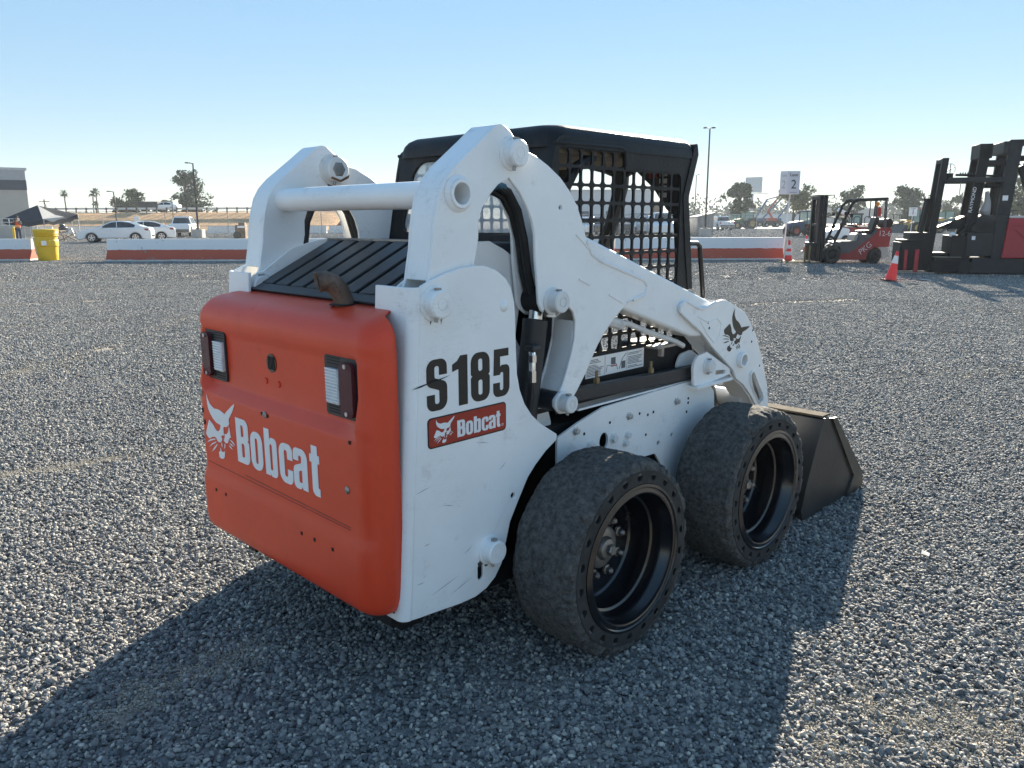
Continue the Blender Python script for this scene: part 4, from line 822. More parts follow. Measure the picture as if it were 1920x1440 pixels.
tree('round olive-green tree behind the embankment, left of the tall lamp post', 246, 168, 8.4, 6.4, 1, 0, .12, group=None)
tree('large spreading tree behind the embankment at the tall lamp post', 352, 168, 10.6, 9.4, 2, 1, .14, 1.1, group=None, nb=15)
tree('small shrubby tree at the left foot of the large spreading tree', 316, 172, 5.6, 3.4, 3, 0, .2, group=None, nb=7)
tree('tall dense tree right of the white pickup, before the billboard', 1386, 150, 7.6, 5.2, 4, 1, .16, 1.2, group=None, nb=13)
tree('sparse open-crowned tree just right of the lane 2 sign post', 1487, 120, 7.0, 6.0, 5, 2, .30, .42, group=None, nb=11)
tree('bushy tree behind the roof of the red forklift', 1594, 150, 6.7, 6.4, 6, 1, .15, .9, group=None)
tree('full tree between the forklift and the tall reach truck', 1697, 150, 6.8, 6.6, 7, 1, .12, 1.0, group=None)
tree('tree with light gaps seen inside the reach truck opening', 1789, 170, 5.6, 6.0, 8, 0, .2, .6, group=None)
tree('tall tree at the right edge behind the reach truck mast', 1925, 110, 8.3, 7.5, 9, 0, .2, .9, group=None)
tree('dark tree seen through the opening right beside the reach truck column', 1832, 190, 5.6, 7.0, 10, 1, .1, 1.0, group=None)
# hazy wood on the horizon
rng = random.Random(31); q = MB()
for k in range(150):
    u = rng.uniform(1270, 2350); d = rng.uniform(300, 420); p = at(u, d); hh = rng.choice((5, 6.5, 8, 9.5, 11))*rng.uniform(.8, 1.15)
    leaf_blob(q, rng, (p.x, p.y, hh*.5), hh*.62, 70, .9, .9)
for k in range(70):
    u = rng.uniform(-300, 470); d = rng.uniform(300, 400); p = at(u, d); hh = rng.uniform(3.5, 5.5); leaf_blob(q, rng, (p.x, p.y, hh*.55), hh*.6, 50, .8, .8)
tag(q.build('distant_wood', leafmat('leaf_far', (.05, .065, .04)), angle=0), 'hazy belt of distant trees along the horizon', kind='stuff')
# palms
def palm(label, u, d, h, seed):
    rng = random.Random(seed); t = empty('palm_tree', at(u, d), BROT, label, 'palm tree', 'tall fan palms beyond the road')
    q = MB(); lx = rng.uniform(-.3, .3); q.tube([(0, 0, -.1), (lx*.3, 0, h*.4), (lx, 0, h*.93)], [.22, .17, .14], 8); q.build('trunk', BARK, t)
    q = MB()
    for k in range(46):
        a = rng.random()*2*pi; e = rng.uniform(-.7, 1.2); L = rng.uniform(.8, 1.25)*h*.115+.25
        d1 = Vector((cos(a)*cos(e), sin(a)*cos(e), sin(e))); s = d1.cross(Vector((0, 0, 1))).normalized()*.16; o = Vector((lx, 0, h*.93)); m1 = o+d1*L*.6; e1 = o+d1*L-Vector((0, 0, .25*L))
        q.add([o, m1+s, e1, m1-s], [(0, 1, 2, 3)])
    q.build('crown', LEAF[1], t, angle=0)
palm('single fan palm standing alone above the dark canopy tent', 128, 200, 8.6, 1); palm('left palm of the cluster beside the short lamp post', 178, 205, 8.7, 2); palm('tallest palm of the cluster beside the short lamp post', 187, 200, 9.0, 3); palm('lowest palm of the cluster beside the short lamp post', 184, 212, 6.2, 4)

# ---- lamp posts
POLE = mat('bronze_pole', (.035, .033, .032), .45, var=.2)
GALV = mat('galvanised', (.36, .37, .38), .45, .6, var=.15)
def lamp(label, u, d, h, arm=-.8, base=True, r=.075, twin=False, m=None):
    t = empty('lamp_post', at(u, d), BROT, label, 'lamp post'); q = MB(); q.tube([(0, 0, .5 if base else 0), (0, 0, h)], [r, r*.72], 8); q.build('pole', m or POLE, t)
    q = MB(); q.tube([(0, 0, h-.05), (arm*.5, 0, h+.04), (arm*.6, 0, h+.04)], r*.5, 6); q.box((arm*.8, 0, h+.03), (abs(arm)*.55, .32, .09)); q.build('lamp_head', m or POLE, t, bevel=.02)
    if twin: q = MB(); q.box((-arm*.6, 0, h+.03), (abs(arm)*.6, .32, .09)); q.build('lamp_head', m or POLE, t, bevel=.02)
    if base: q = MB(); q.prism(rrect(-.42, -.42, .42, .42, .05), 0, .75, 'z'); q.build('concrete_base', CONC, t, bevel=.02); q = MB(); q.box((0, 0, .79), (.3, .3, .08)); q.build('base_plate', POLE, t)
    return t
lamp('tall dark lamp post with concrete base right of the white sedans', 371, 66, 6.0, -.55)
lamp('shorter dark lamp post left of the round tree', 219, 84, 4.4, -.6, False)
lamp('slim dark pole without lamp arm between the two trees', 326, 78, 3.5, -.12, False, .05)
lamp('tallest dark lamp post with concrete base right of the loader cab', 1324, 64, 8.4, -.45, twin=True)
lamp('middle lamp post of the receding row right of the loader cab', 1303, 118, 7.7, -.5, twin=True)
lamp('farthest lamp post of the receding row beside the loader cab', 1288, 190, 7.6, -.5, twin=True)
t = lamp('pale curved street lamp behind the white pickup', 1345, 160, 4.0, .9, False, .06, m=GALV)
lamp('pale curved street lamp between the two left trees', 293, 175, 5.2, -.9, False, .06, m=GALV)
lamp('thin pale lamp post seen inside the reach truck opening', 1765, 130, 4.1, .5, False, .05, m=GALV)
# utility pole with cross arm
def upole(label, u, d, h):
    t = empty('utility_pole', at(u, d), BROT, label, 'utility pole'); q = MB(); q.tube([(0, 0, 0), (0, 0, h)], [.16, .11], 8); q.build('pole', BARK, t); q = MB(); q.box((0, 0, h-.4), (2.0, .12, .12)); q.build('cross_arm', BARK, t); q = MB(); q.cyl((.25, -.2, h-1.5), (.25, -.2, h-.9), .2, n=8); q.build('transformer', GALV, t)
upole('wooden utility pole above the canopy tent', 88, 150, 5.3); upole('wooden utility pole behind the grey shed', 1311, 210, 5.6)

# ---- K-rail barriers
def barrier_mat():
    m = bpy.data.materials.new('barrier_paint'); m.use_nodes = True; t = m.node_tree; L = t.links; p = t.nodes['Principled BSDF']; p.inputs['Roughness'].default_value = .75
    tc = t.nodes.new('ShaderNodeTexCoord'); sp = t.nodes.new('ShaderNodeSeparateXYZ'); L.new(tc.outputs['Object'], sp.inputs[0])
    n = t.nodes.new('ShaderNodeTexNoise'); n.inputs['Scale'].default_value = 5; n.inputs['Detail'].default_value = 8; L.new(tc.outputs['Object'], n.inputs[0])
    ad = t.nodes.new('ShaderNodeMath'); ad.operation = 'MULTIPLY_ADD'; L.new(n.outputs[0], ad.inputs[0]); ad.inputs[1].default_value = .05; L.new(sp.outputs[2], ad.inputs[2])
    def step(a, b_):
        r = t.nodes.new('ShaderNodeMapRange'); r.inputs[1].default_value = a; r.inputs[2].default_value = b_; L.new(ad.outputs[0], r.inputs[0]); return r.outputs[0]
    def mix(f, c1, c2):
        x = t.nodes.new('ShaderNodeMix'); x.data_type = 'RGBA'; L.new(f, x.inputs[0])
        for s_, c in ((6, c1), (7, c2)):
            if isinstance(c, tuple): x.inputs[s_].default_value = (*c, 1)
            else: L.new(c, x.inputs[s_])
        return x.outputs[2]
    c = mix(step(.095, .10), (.62, .60, .56), (.46, .085, .045)); c = mix(step(.452, .456), c, (.74, .73, .71))
    n2 = t.nodes.new('ShaderNodeTexNoise'); n2.inputs['Scale'].default_value = 3.2; n2.inputs['Detail'].default_value = 12; n2.inputs['Roughness'].default_value = .75; L.new(tc.outputs['Object'], n2.inputs[0])
    r = t.nodes.new('ShaderNodeMapRange'); r.inputs[1].default_value = .615; r.inputs[2].default_value = .64; L.new(n2.outputs[0], r.inputs[0]); c = mix(r.outputs[0], c, (.26, .23, .205))
    L.new(c, p.inputs['Base Color']); return m
BAR = barrier_mat()
def krail(label, u, d, length=6.1, yaw=0, m=None, group='painted concrete barriers across the yard'):
    q = MB(); h = .82; prof = [(-.30, 0), (-.30, .08), (-.13, .34), (-.085, h-.02), (-.07, h), (.07, h), (.085, h-.02), (.13, .34), (.30, .08), (.30, 0)]
    q.prism(prof, -length/2, length/2, 'x')
    for k in (-.25, .25): pass
    o = q.build('concrete_barrier', m or BAR, None, bevel=.025); o.location = at(u, d); o.rotation_euler = (0, 0, BROT+yaw); o['category'] = 'barrier'; o['label'] = label; o['group'] = group; return o
pxm = 1505/29.6
L_ = 6.27
krail('leftmost long white and red barrier, its left end in view beside the yellow drum', 197+L_/2*pxm, 29.6, L_-.05)
krail('second white and red barrier, partly hidden behind the left lift arm', 197+L_*1.5*pxm, 29.6, L_-.05)
krail('third white and red barrier, seen through the loader cab screen', 197+L_*2.5*pxm, 29.6, L_-.05)
krail('rightmost white and red barrier, its right end at the lane 2 sign', 197+L_*3.5*pxm, 29.6, L_-.05)
krail('white and red barrier at the left picture edge beside the drum', 53-3.05*pxm, 30.2, 6.1, rad(4))
WB = mat('white_barrier', (.70, .69, .66), .8, var=.08, vs_=1.5, dirt=((.4, .38, .35), .1, 3))
for i, (u, lab) in enumerate(((60, 'behind the canopy tent'), (150, 'left of the white sedans'), (420, 'right of the tall lamp post base'), (575, 'seen beneath the cross tube'), (655, 'seen right beneath the cross tube'))):
    krail('plain white far barrier '+lab, u, 88, 4.4 if i != 2 else 3.6, 0, WB, 'plain white barriers along the fence')
# ---- chain link fences
WIRE = glassy('chain_link_mesh', (.30, .30, .30), .90, .5)
def fence(label, u0, u1, d, h, n, m=GALV, rails=(.98,)):
    t = empty('chain_link_fence', at((u0+u1)/2, d), BROT, label, 'fence'); L = (u1-u0)*d/1505
    for k in range(n+1): q = MB(); x = -L/2+L*k/n; q.tube([(x, 0, 0), (x, 0, h)], .035, 6); q.build('post', m, t)
    for z in rails: q = MB(); q.tube([(-L/2, 0, h*z), (L/2, 0, h*z)], .025, 6); q.build('rail', m, t)
    q = MB(); q.bx(-L/2, L/2, -.004, .004, .05, h*.97); q.build('wire_mesh', WIRE, t)
fence('long chain link fence in front of the brown embankment', -40, 720, 72, 2.15, 13, rails=(.98, .45))
fence('chain link fence right of the loader cab in front of the cars', 1010, 1420, 70, 1.9, 8)
# ---- guard rail on the embankment
t = empty('guard_rail', at(250, 122.4), BROT, 'steel guard rail along the top of the embankment', 'guard rail'); Lg = 620*122.4/1505
q = MB(); q.box((0, 0, 3.20), (Lg, .05, .30)); q.build('rail_beam', mat('rail_steel', (.55, .55, .55), .5, .4, var=.1), t)
for k in range(34):
    q = MB(); x = -Lg/2+Lg*k/33; q.box((x, -.12, 2.95), (.17, .17, .85)); q.build('post', mat('timber_post', (.10, .085, .07), .9, var=.2), t)

# ---- buildings
WALLS = mat('beige_stucco', (.50, .455, .40), .85, var=.06, vs_=1); WALLW = mat('white_panel_wall', (.60, .60, .60), .7, var=.05, vs_=.5); BAND = mat('dark_band', (.10, .10, .115), .5, var=.1); BRWN = mat('brown_wall', (.20, .16, .125), .8, var=.1)
def building(label, u0, u1, d, h, depth, wall, band=None, extra=None, name='building', yaw=0):
    wd = (u1-u0)*d/1505; t = empty(name, at((u0+u1)/2, d), BROT+yaw, label, 'building'); q = MB(); q.bx(-wd/2, wd/2, 0, depth, 0, h); q.build('wall', wall, t)
    q = MB(); q.bx(-wd/2-.15, wd/2+.15, -.15, depth+.15, h, h+.18); q.build('roof', mat('roof_trim', (.55, .55, .55), .7), t)
    if band: q = MB(); q.bx(-wd/2-.03, wd/2+.03, -.06, .02, band[0], band[1]); q.build('wall_band', BAND, t)
    return t, wd
tb, wb = building('beige building with dark band at the left picture edge', -420, 22, 62, 5.55, 14, WALLS, (3.95, 4.75), yaw=rad(34))
q = MB(); q.bx(-wb/2, wb/2, -.10, -.0, 4.75, 5.55); q.build('upper_panel', mat('grey_fascia', (.42, .42, .43), .7), tb)
tb, wb = building('long pale grey building seen through the loader cab screen', 1000, 1222, 118, 5.5, 22, WALLW)
q = MB(); q.bx(wb/2+.02, wb/2+2.0, 1.5, 20, 0, 4.0); q.build('side_wing', BRWN, tb)
for k in range(3): q = MB(); q.bx(-wb/2+1.5+k*4.6, -wb/2+3.6+k*4.6, -.06, .01, .05, 2.6); q.build('door', BAND, tb)
tb, wb = building('low pale far building behind the boom lifts', 1395, 1505, 230, 2.6, 10, WALLW)
tb, wb = building('low pale far building behind the red forklift', 1560, 1645, 240, 4.2, 10, mat('pink_wall', (.45, .40, .37), .8))
# underpass bridge seen beneath the cross tube
t = empty('bridge', at(640, 150), BROT, 'pale concrete underpass bridge seen beneath the cross tube', 'bridge'); q = MB(); q.bx(-9, 12, 0, 10, 2.55, 3.5); q.build('deck', mat('bridge_concrete', (.55, .54, .50), .85, var=.08), t)
for x in (-5.0, -1.2, 2.6, 6.4, 10): q = MB(); q.bx(x-.14, x+.14, 4, 4.5, 0, 2.55); q.build('column', CONC, t)
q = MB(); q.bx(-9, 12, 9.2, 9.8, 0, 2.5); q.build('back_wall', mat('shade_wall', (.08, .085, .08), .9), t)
q = MB(); q.bx(-9, 12, -.12, -.02, 3.55, 4.2); q.build('parapet', mat('bridge_concrete', (.55, .54, .50), .85), t)
# grey metal shed
def corr(b, x0, x1, y, z0, z1, pitch=.2, dp=.03):
    n = int((x1-x0)/pitch)
    for k in range(n): xa = x0+k*pitch; b.bx(xa+.02, xa+pitch*.6, y-dp, y, z0, z1)
t = empty('metal_shed', at(1325, 70), BROT, 'grey corrugated metal shed behind the tallest lamp post', 'shed'); q = MB(); q.hexa([(-.75, 0, 0), (.65, 0, 0), (.65, 3, 0), (-.75, 3, 0), (-.75, 0, 1.62), (.65, 0, 1.95), (.65, 3, 1.95), (-.75, 3, 1.62)]); corr(q, -.75, .6, 0, .02, 1.6); q.build('wall', mat('shed_metal', (.30, .30, .29), .5, .3, var=.1), t)
q = MB(); q.hexa([(-.85, -.1, 1.63), (.75, -.1, 1.98), (.75, 3.1, 1.98), (-.85, 3.1, 1.63), (-.85, -.1, 1.68), (.75, -.1, 2.03), (.75, 3.1, 2.03), (-.85, 3.1, 1.68)]); q.build('roof', GALV, t)
# billboard
t = empty('billboard', at(1408, 185), BROT, 'grey monopole billboard behind the tall dense tree', 'billboard'); q = MB(); q.cyl((0, 0, 0), (0, 0, 7.0), .38, n=12); q.build('pole', GALV, t)
q = MB(); q.box((.2, 0, 9.0), (3.6, .3, 3.4), Matrix.Rotation(rad(-35), 3, 'Z')); q.build('panel', mat('bill_panel', (.5, .52, .53), .6), t); q = MB(); q.box((1.9, .6, 9.0), (1.6, .3, 3.4), Matrix.Rotation(rad(50), 3, 'Z')); q.build('panel', mat('bill_brown', (.28, .17, .11), .7), t); q = MB(); q.box((1.3, 0, 7.0), (4.6, .5, .15)); q.build('catwalk', GALV, t)

# ---- road vehicles
CARW = mat('car_white', (.80, .80, .80), .25, var=.02, coat=.5); CARD = mat('car_dark', (.03, .032, .036), .25, var=.1, coat=.5); CGL = mat('car_glass', (.012, .014, .017), .08, var=.1, spec=.8); TYR = mat('car_tyre', (.018, .018, .018), .8); ALY = mat('alloy', (.55, .55, .56), .3, .8); TAILR = mat('tail_red', (.30, .012, .012), .25)
def arch_profile(prof_top, wheels, r, z0):
    """close a body side outline along the sill with wheel arches (x ascending)"""
    pts = list(prof_top); bot = []; xs_ = sorted(wheels)
    xr, xl = pts[-1][0], pts[0][0]; cur = [(xr, z0)]
    for x in reversed(xs_): cur += [(x+r*cos(a), max(z0, z0+.06+r*sin(a))) for a in [pi*k/8 for k in range(9)]]
    cur += [(xl, z0)]; return pts+cur
def car(label, u, d, yaw, body, cabin, wheels, wr, width, paint, glass_side, z0=.22, cat='car', group=None, name='parked_car', rear=None, front=None):
    t = empty(name, at(u, d), BROT+yaw, label, cat, group); hw = width/2
    q = MB(); q.prism(arch_profile(body, wheels, wr+.06, z0), -hw, hw); q.build('body', paint, t, bevel=.07, seg=3)
    x0 = min(p[0] for p in cabin); zb = min(p[1] for p in cabin); zt = max(p[1] for p in cabin); q = MB(); n = len(cabin); V = []
    for s_ in (-1, 1):
        for x, z in cabin: k = (z-zb)/(zt-zb+1e-6); V.append((x, s_*(hw-.04-.20*k), z))
    q.add(V, [tuple(range(n)), tuple(range(2*n-1, n-1, -1))]+[(i, (i+1) % n, n+(i+1) % n, n+i) for i in range(n)]); q.build('cabin', paint, t, bevel=.05, seg=3)
    for poly in glass_side:
        for s_ in (-1, 1):
            q = MB(); V = [(x, s_*(hw-.04-.20*(z-zb)/(zt-zb)+.006), z) for x, z in poly]; m_ = len(V); q.add(V+[(a, b_-s_*.02, c) for a, b_, c in V], [tuple(range(m_)), tuple(range(2*m_-1, m_-1, -1))]+[(i, (i+1) % m_, m_+(i+1) % m_, m_+i) for i in range(m_)]); q.build('side_window', CGL, t)
    # front and rear glass follow the first and last sloping edges of the cabin outline
    for (a, b_) in ((rear, 'rear_window'), (front, 'windscreen')):
        if a:
            (xa, za), (xb, zb2) = a; dx = .012 if xa > 0 else -.012; wa = hw-.14-.2*(za-zb)/(zt-zb); wb_ = hw-.14-.2*(zb2-zb)/(zt-zb); q = MB()
            q.hexa([(xa, -wa, za), (xa, wa, za), (xb, wb_, zb2), (xb, -wb_, zb2)]+[(xa+dx, -wa, za+.012), (xa+dx, wa, za+.012), (xb+dx, wb_, zb2+.012), (xb+dx, -wb_, zb2+.012)]); q.build(b_, CGL, t)
    for x in wheels:
        for s_ in (-1, 1):
            q = MB(); y = s_*(hw-.02); yi = s_*(hw-.22); q.lathe([(wr*.62, y), (wr*.9, y), (wr, y-s_*.03), (wr, yi), (wr*.6, yi)], (x, 0, wr), 'y', 24); w_ = q.build('wheel', TYR, t)
            q = MB(); q.lathe([(wr*.64, y-s_*.01), (wr*.58, y-s_*.03), (.0, y-s_*.05)], (x, 0, wr), 'y', 20); q.build('wheel_dish', CARD, w_)
            q = MB()
            for k in range(5):
                a = 2*pi*k/5+.3; q.bar((x, y-s_*.012, wr), (x+wr*.6*cos(a), y-s_*.012, wr+wr*.6*sin(a)), wr*.2, .03, (0, 1, 0))
            q.lathe([(wr*.65, y+s_*.004), (wr*.57, y+s_*.004), (wr*.57, y-s_*.02)], (x, 0, wr), 'y', 24); q.build('alloy_rim', ALY, w_)
    return t
SED_B = [(-2.32, .42), (-2.34, .60), (-2.22, .74), (-1.75, .86), (-1.15, .955), (1.55, 1.02), (2.05, 1.04), (2.22, .98), (2.33, .80), (2.32, .42)]
SED_C = [(-1.15, .94), (-.62, 1.22), (-.20, 1.395), (.20, 1.445), (.60, 1.44), (1.0, 1.385), (1.55, 1.18), (1.95, 1.02)]
SED_G = [[(-.86, .985), (-.50, 1.21), (-.15, 1.345), (.15, 1.385), (.17, 1.0)], [(.22, 1.0), (.20, 1.39), (.55, 1.385), (.95, 1.33), (1.35, 1.17), (1.28, 1.02)]]
s1 = car('white sedan parked side-on with dark windows, nose to the left', 217, 55.5, rad(16), SED_B, SED_C, (-1.42, 1.32), .33, 1.82, CARW, SED_G, rear=((1.58, 1.165), (1.02, 1.375)), front=((-1.08, .975), (-.28, 1.36)))
s2 = car('second white sedan half hidden behind the first one', 262, 59.5, rad(30), SED_B, SED_C, (-1.42, 1.32), .33, 1.82, CARW, SED_G, rear=((1.58, 1.165), (1.02, 1.375)), front=((-1.08, .975), (-.28, 1.36)))
for s_ in (s1, s2):
    for sg in (-1, 1):
        q = MB(); q.hexa([(2.10, sg*.42, .80), (2.36, sg*.42, .80), (2.18, sg*.92, .80), (1.98, sg*.92, .80), (2.08, sg*.42, .90), (2.33, sg*.42, .90), (2.16, sg*.925, .93), (1.88, sg*.925, .93)]); q.build('tail_lamp', TAILR, s_, bevel=.01)
    q = MB(); q.bx(2.325, 2.36, -.5, .5, .40, .50); q.build('rear_diffuser', CARD, s_)
    q = MB(); q.bx(2.325, 2.345, -.26, .26, .66, .78); q.build('number_plate', LETW, s_)
    for x in (-.2, .95): q = MB(); q.box((x, -.912, .86), (.20, .03, .035)); q.build('door_handle', CARW, s_, bevel=.01)
    q = MB(); q.box((-.75, -.98, 1.0), (.16, .16, .11)); q.build('wing_mirror', CARW, s_, bevel=.03)
SUV_B = [(-2.3, .5), (-2.32, .85), (-2.1, .98), (-1.3, 1.08), (2.2, 1.12), (2.3, .9), (2.28, .5)]
SUV_C = [(-1.35, 1.06), (-.7, 1.55), (-.4, 1.70), (1.7, 1.70), (2.0, 1.60), (2.22, 1.10)]
SUV_G = [[(-1.0, 1.12), (-.55, 1.50), (-.35, 1.60), (.35, 1.60), (.35, 1.12)], [(.42, 1.12), (.42, 1.60), (1.3, 1.60), (1.3, 1.12)], [(1.38, 1.12), (1.38, 1.58), (1.75, 1.56), (1.9, 1.14)]]
VAN_B = [(-2.6, .5), (-2.62, .95), (-2.3, 1.15), (-1.9, 1.25), (2.6, 1.25), (2.62, .5)]
VAN_C = [(-1.95, 1.22), (-1.25, 1.95), (-1.0, 2.05), (2.45, 2.05), (2.58, 1.9), (2.6, 1.22)]
VAN_G = [[(-1.5, 1.3), (-1.1, 1.8), (-.5, 1.8), (-.5, 1.3)]]
PK_B = [(-2.7, .55), (-2.72, .95), (-2.5, 1.08), (-1.2, 1.15), (2.65, 1.15), (2.72, .55)]
PK_C = [(-1.25, 1.12), (-.55, 1.72), (-.3, 1.80), (.9, 1.80), (1.05, 1.70), (1.15, 1.12)]
PK_G = [[(-.95, 1.18), (-.45, 1.68), (.2, 1.68), (.2, 1.18)], [(.27, 1.18), (.27, 1.68), (.9, 1.66), (.98, 1.18)]]
VR = [('white', 'SUV', 'at the left of the row seen through the cab screen', 1099, 75, 75, SUV_B, SUV_C, SUV_G, CARW), ('dark', 'SUV', 'second in the row seen through the cab screen', 1117, 76, 80, SUV_B, SUV_C, SUV_G, CARD), ('dark', 'pickup', 'left of the middle of the row seen through the cab screen', 1152, 76, 100, PK_B, PK_C, PK_G, CARD), ('dark', 'SUV', 'at the middle of the row seen through the cab screen', 1172, 77, 95, SUV_B, SUV_C, SUV_G, CARD), ('dark', 'van', 'right of the blue notice in the cab screen', 1207, 77, 100, VAN_B, VAN_C, VAN_G, CARD), ('white', 'pickup', 'beside the two white vans in the cab screen', 1223, 74, 110, PK_B, PK_C, PK_G, CARW), ('white', 'van', 'left of the two white vans in the cab screen', 1240, 72, 85, VAN_B, VAN_C, VAN_G, CARW), ('white', 'van', 'right of the two white vans in the cab screen', 1256, 74, 85, VAN_B, VAN_C, VAN_G, CARW)]
for (cn, kn, wh_, u, d, yw, B_, C_, G_, mm) in VR:
    zt = max(p[1] for p in C_); re = (C_[-1], C_[-2]); fr = (C_[0], C_[1])
    tt = car(f'{cn} {kn} {wh_}', u, d, rad(yw), B_, C_, (-1.5, 1.5), .37, 1.85, mm, G_, .3, kn.lower(), 'vehicles parked beyond the barrier', 'parked_'+kn.lower(), rear=((re[0][0]-.03, re[0][1]+.05), (re[1][0]+.01, re[1][1]-.05)), front=((fr[0][0]+.05, fr[0][1]+.06), (fr[1][0], fr[1][1])))
    for sg in (-1, 1): q = MB(); xe = max(p[0] for p in B_); q.bx(xe-.01, xe+.03, sg*.86-.06, sg*.86+.06, .85, 1.1); q.build('tail_lamp', TAILR, tt)
tt = car('white pickup seen from behind beside the green tractor', 1352, 104, rad(-86), PK_B, PK_C, PK_G and (-1.6, 1.6), .40, 1.95, CARW, PK_G, .4, 'pickup', None, 'pickup_truck', rear=((1.13, 1.20), (1.05, 1.68)), front=((-1.15, 1.2), (-.55, 1.70)))
for sg in (-1, 1): q = MB(); q.bx(2.70, 2.75, sg*.88-.05, sg*.88+.05, .8, 1.12); q.build('tail_lamp', TAILR, tt)
q = MB(); q.bx(2.72, 2.82, -.9, .9, .5, .68); q.build('rear_bumper', CARD, tt)
tt = car('small white utility truck beside the tall lamp post base', 345, 73, rad(-78), PK_B, PK_C, (-1.6, 1.6), .38, 1.8, CARW, PK_G, .4, 'truck', None, 'utility_truck', rear=((1.13, 1.20), (1.05, 1.68)), front=((-1.15, 1.2), (-.55, 1.70)))
q = MB(); q.bx(2.72, 2.82, -.85, .85, .45, .70); q.build('rear_bumper', CARD, tt)
tt = car('white car driving along the road on the embankment', 312, 127, rad(0), SED_B, SED_C, (-1.42, 1.32), .33, 1.8, CARW, SED_G, group=None, rear=((1.58, 1.165), (1.02, 1.375)), front=((-1.08, .975), (-.28, 1.36))); tt.location.z = 2.83
t = empty('flatbed_trailer', at(287, 127, 2.83), BROT, 'dark loaded trailer on the embankment road', 'trailer'); q = MB(); q.bx(-1.6, 1.4, -1, 1, .5, 1.5); q.build('load', mat('dark_load', (.07, .055, .05), .8, var=.4, vs_=2), t); q = MB(); q.bx(-1.8, 1.8, -1, 1, .4, .5); q.build('deck', CARD, t)
for x in (-1, 1): q = MB(); q.cyl((x, -1, .35), (x, 1, .35), .35, n=14); q.build('wheel', TYR, t)

# ---- traffic cones
CONE = mat('cone_orange', (.88, .035, .030), .45, var=.06); CREF = mat('cone_white', (.75, .72, .72), .4, var=.04)
def cone(label, u, d, h=.71, tilt=0, tyaw=0, bands=((.50, .66),)):
    t = empty('traffic_cone', at(u, d), BROT, label, 'traffic cone', 'orange traffic cones'); t.rotation_euler = (0, 0, BROT); k = h/.71
    R = Matrix.Rotation(tilt, 3, 'Y')
    def rot(q): q.v = [tuple(R @ Vector(p)) for p in q.v]; return q
    q = MB(); q.prism(rrect(-.18*k, -.18*k, .18*k, .18*k, .03), 0, .03*k, 'z'); rot(q).build('base', mat('cone_base', (.10, .03, .025), .6, var=.3), t, bevel=.006)
    r = lambda z: (.135-(.135-.026)*(z/.71))*k
    q = MB(); q.lathe([(r(.03)+.01, .03*k), (r(.04), .04*k), (r(.70), .70*k), (r(.71)-.008, h), (0, h)], n=24, axis='z'); rot(q).build('cone_body', CONE, t)
    for a, b_ in bands: q = MB(); q.lathe([(r(a), a*k), (r(a)+.004, a*k), (r(b_)+.004, b_*k), (r(b_), b_*k)], n=24, axis='z'); rot(q).build('reflective_band', CREF, t)
cone('leaning orange traffic cone with one white band before the reach truck', 1681, 19.3, .735, rad(9), bands=((.42, .60),))
cone('upright orange traffic cone with two white bands at the barrier end', 1484, 28.6, .76, bands=((.20, .32), (.42, .54)))
cone('orange traffic cone half hidden behind the forklift mast', 1516, 37, .75, bands=((.20, .32), (.42, .54)))

# ---- signs
SIGNW = mat('sign_white', (.62, .63, .68), .5, var=.03); SIGNK = mat('sign_black', (.02, .02, .025), .5)
TX = lambda x, y, z, s=0: Matrix.Translation((x, y, z)) @ Matrix.Rotation(s, 4, 'Z') @ Matrix.Rotation(pi/2, 4, 'X')
t = empty('lane_sign', at(1474, 30.6), BROT, 'white box sign on a post reading Lane 2 above the barrier end', 'sign'); q = MB(); q.cyl((-.02, 0, 0), (.10, 0, 2.42), .028, n=10); q.build('post', mat('post_white', (.62, .62, .64), .5), t)
bx0 = MB(); Pq = [(-.30, .02), (-.12, -.28), (.36, -.22), (.30, .30)]; bx0.prism(Pq, 2.40, 3.24, 'z'); bx0.build('sign_box', SIGNW, t)
an = math.atan2(.06, .48); text_mesh('2', .46, SIGNK, 'lettering', t, TX(.125, -.258, 2.74, an)); text_mesh('Lane', .17, SIGNK, 'lettering', t, TX(.115, -.259, 3.10, an)); q = MB(); q.bx(-.02, .26, -.275, -.265, 2.455, 2.465); q.build('fine_print', SIGNK, t)
a2 = math.atan2(-.30, .18); text_mesh('2', .42, mat('faint_print', (.35, .42, .42), .5), 'lettering', t, TX(-.214, -.135, 2.74, a2)); text_mesh('Lane', .13, MATS['faint_print'], 'lettering', t, TX(-.214, -.135, 3.08, a2))
t = empty('lane_sign', at(1711, 62), BROT, 'small white flat sign reading 1 on a thin post far behind', 'sign'); q = MB(); q.cyl((-.02, 0, 0), (0, 0, 1.8), .03, n=8); q.build('post', MATS['post_white'], t); q = MB(); q.box((0, -.04, 1.98), (.62, .03, .66)); q.build('sign_panel', mat('sign_bright', (.75, .75, .76), .5), t); text_mesh('1', .5, SIGNK, 'lettering', t, TX(0, -.06, 1.93)); text_mesh('Lane', .17, SIGNK, 'lettering', t, TX(0, -.06, 2.22))
t = empty('notice_board', at(1190, 66), BROT, 'small blue and white notice on a post seen through the cab screen', 'sign'); q = MB(); q.cyl((0, 0, 0), (0, 0, .9), .03, n=8); q.build('post', MATS['post_white'], t); q = MB(); q.box((0, -.03, 1.15), (.34, .03, .6)); q.build('sign_panel', mat('notice_blue', (.35, .52, .62), .5), t)
t = empty('fence_sign', at(258, 71.8), BROT, 'white sign hung on the chain link fence above the sedans', 'sign'); q = MB(); q.box((0, -.06, 1.52), (.42, .03, .62)); q.build('sign_panel', mat('sign_bright', (.75, .75, .76), .5), t); q = MB(); q.cyl((.0, -.03, 1.9), (.0, -.03, 1.7), .01, n=6); q.build('sign_wire', GALV, t)
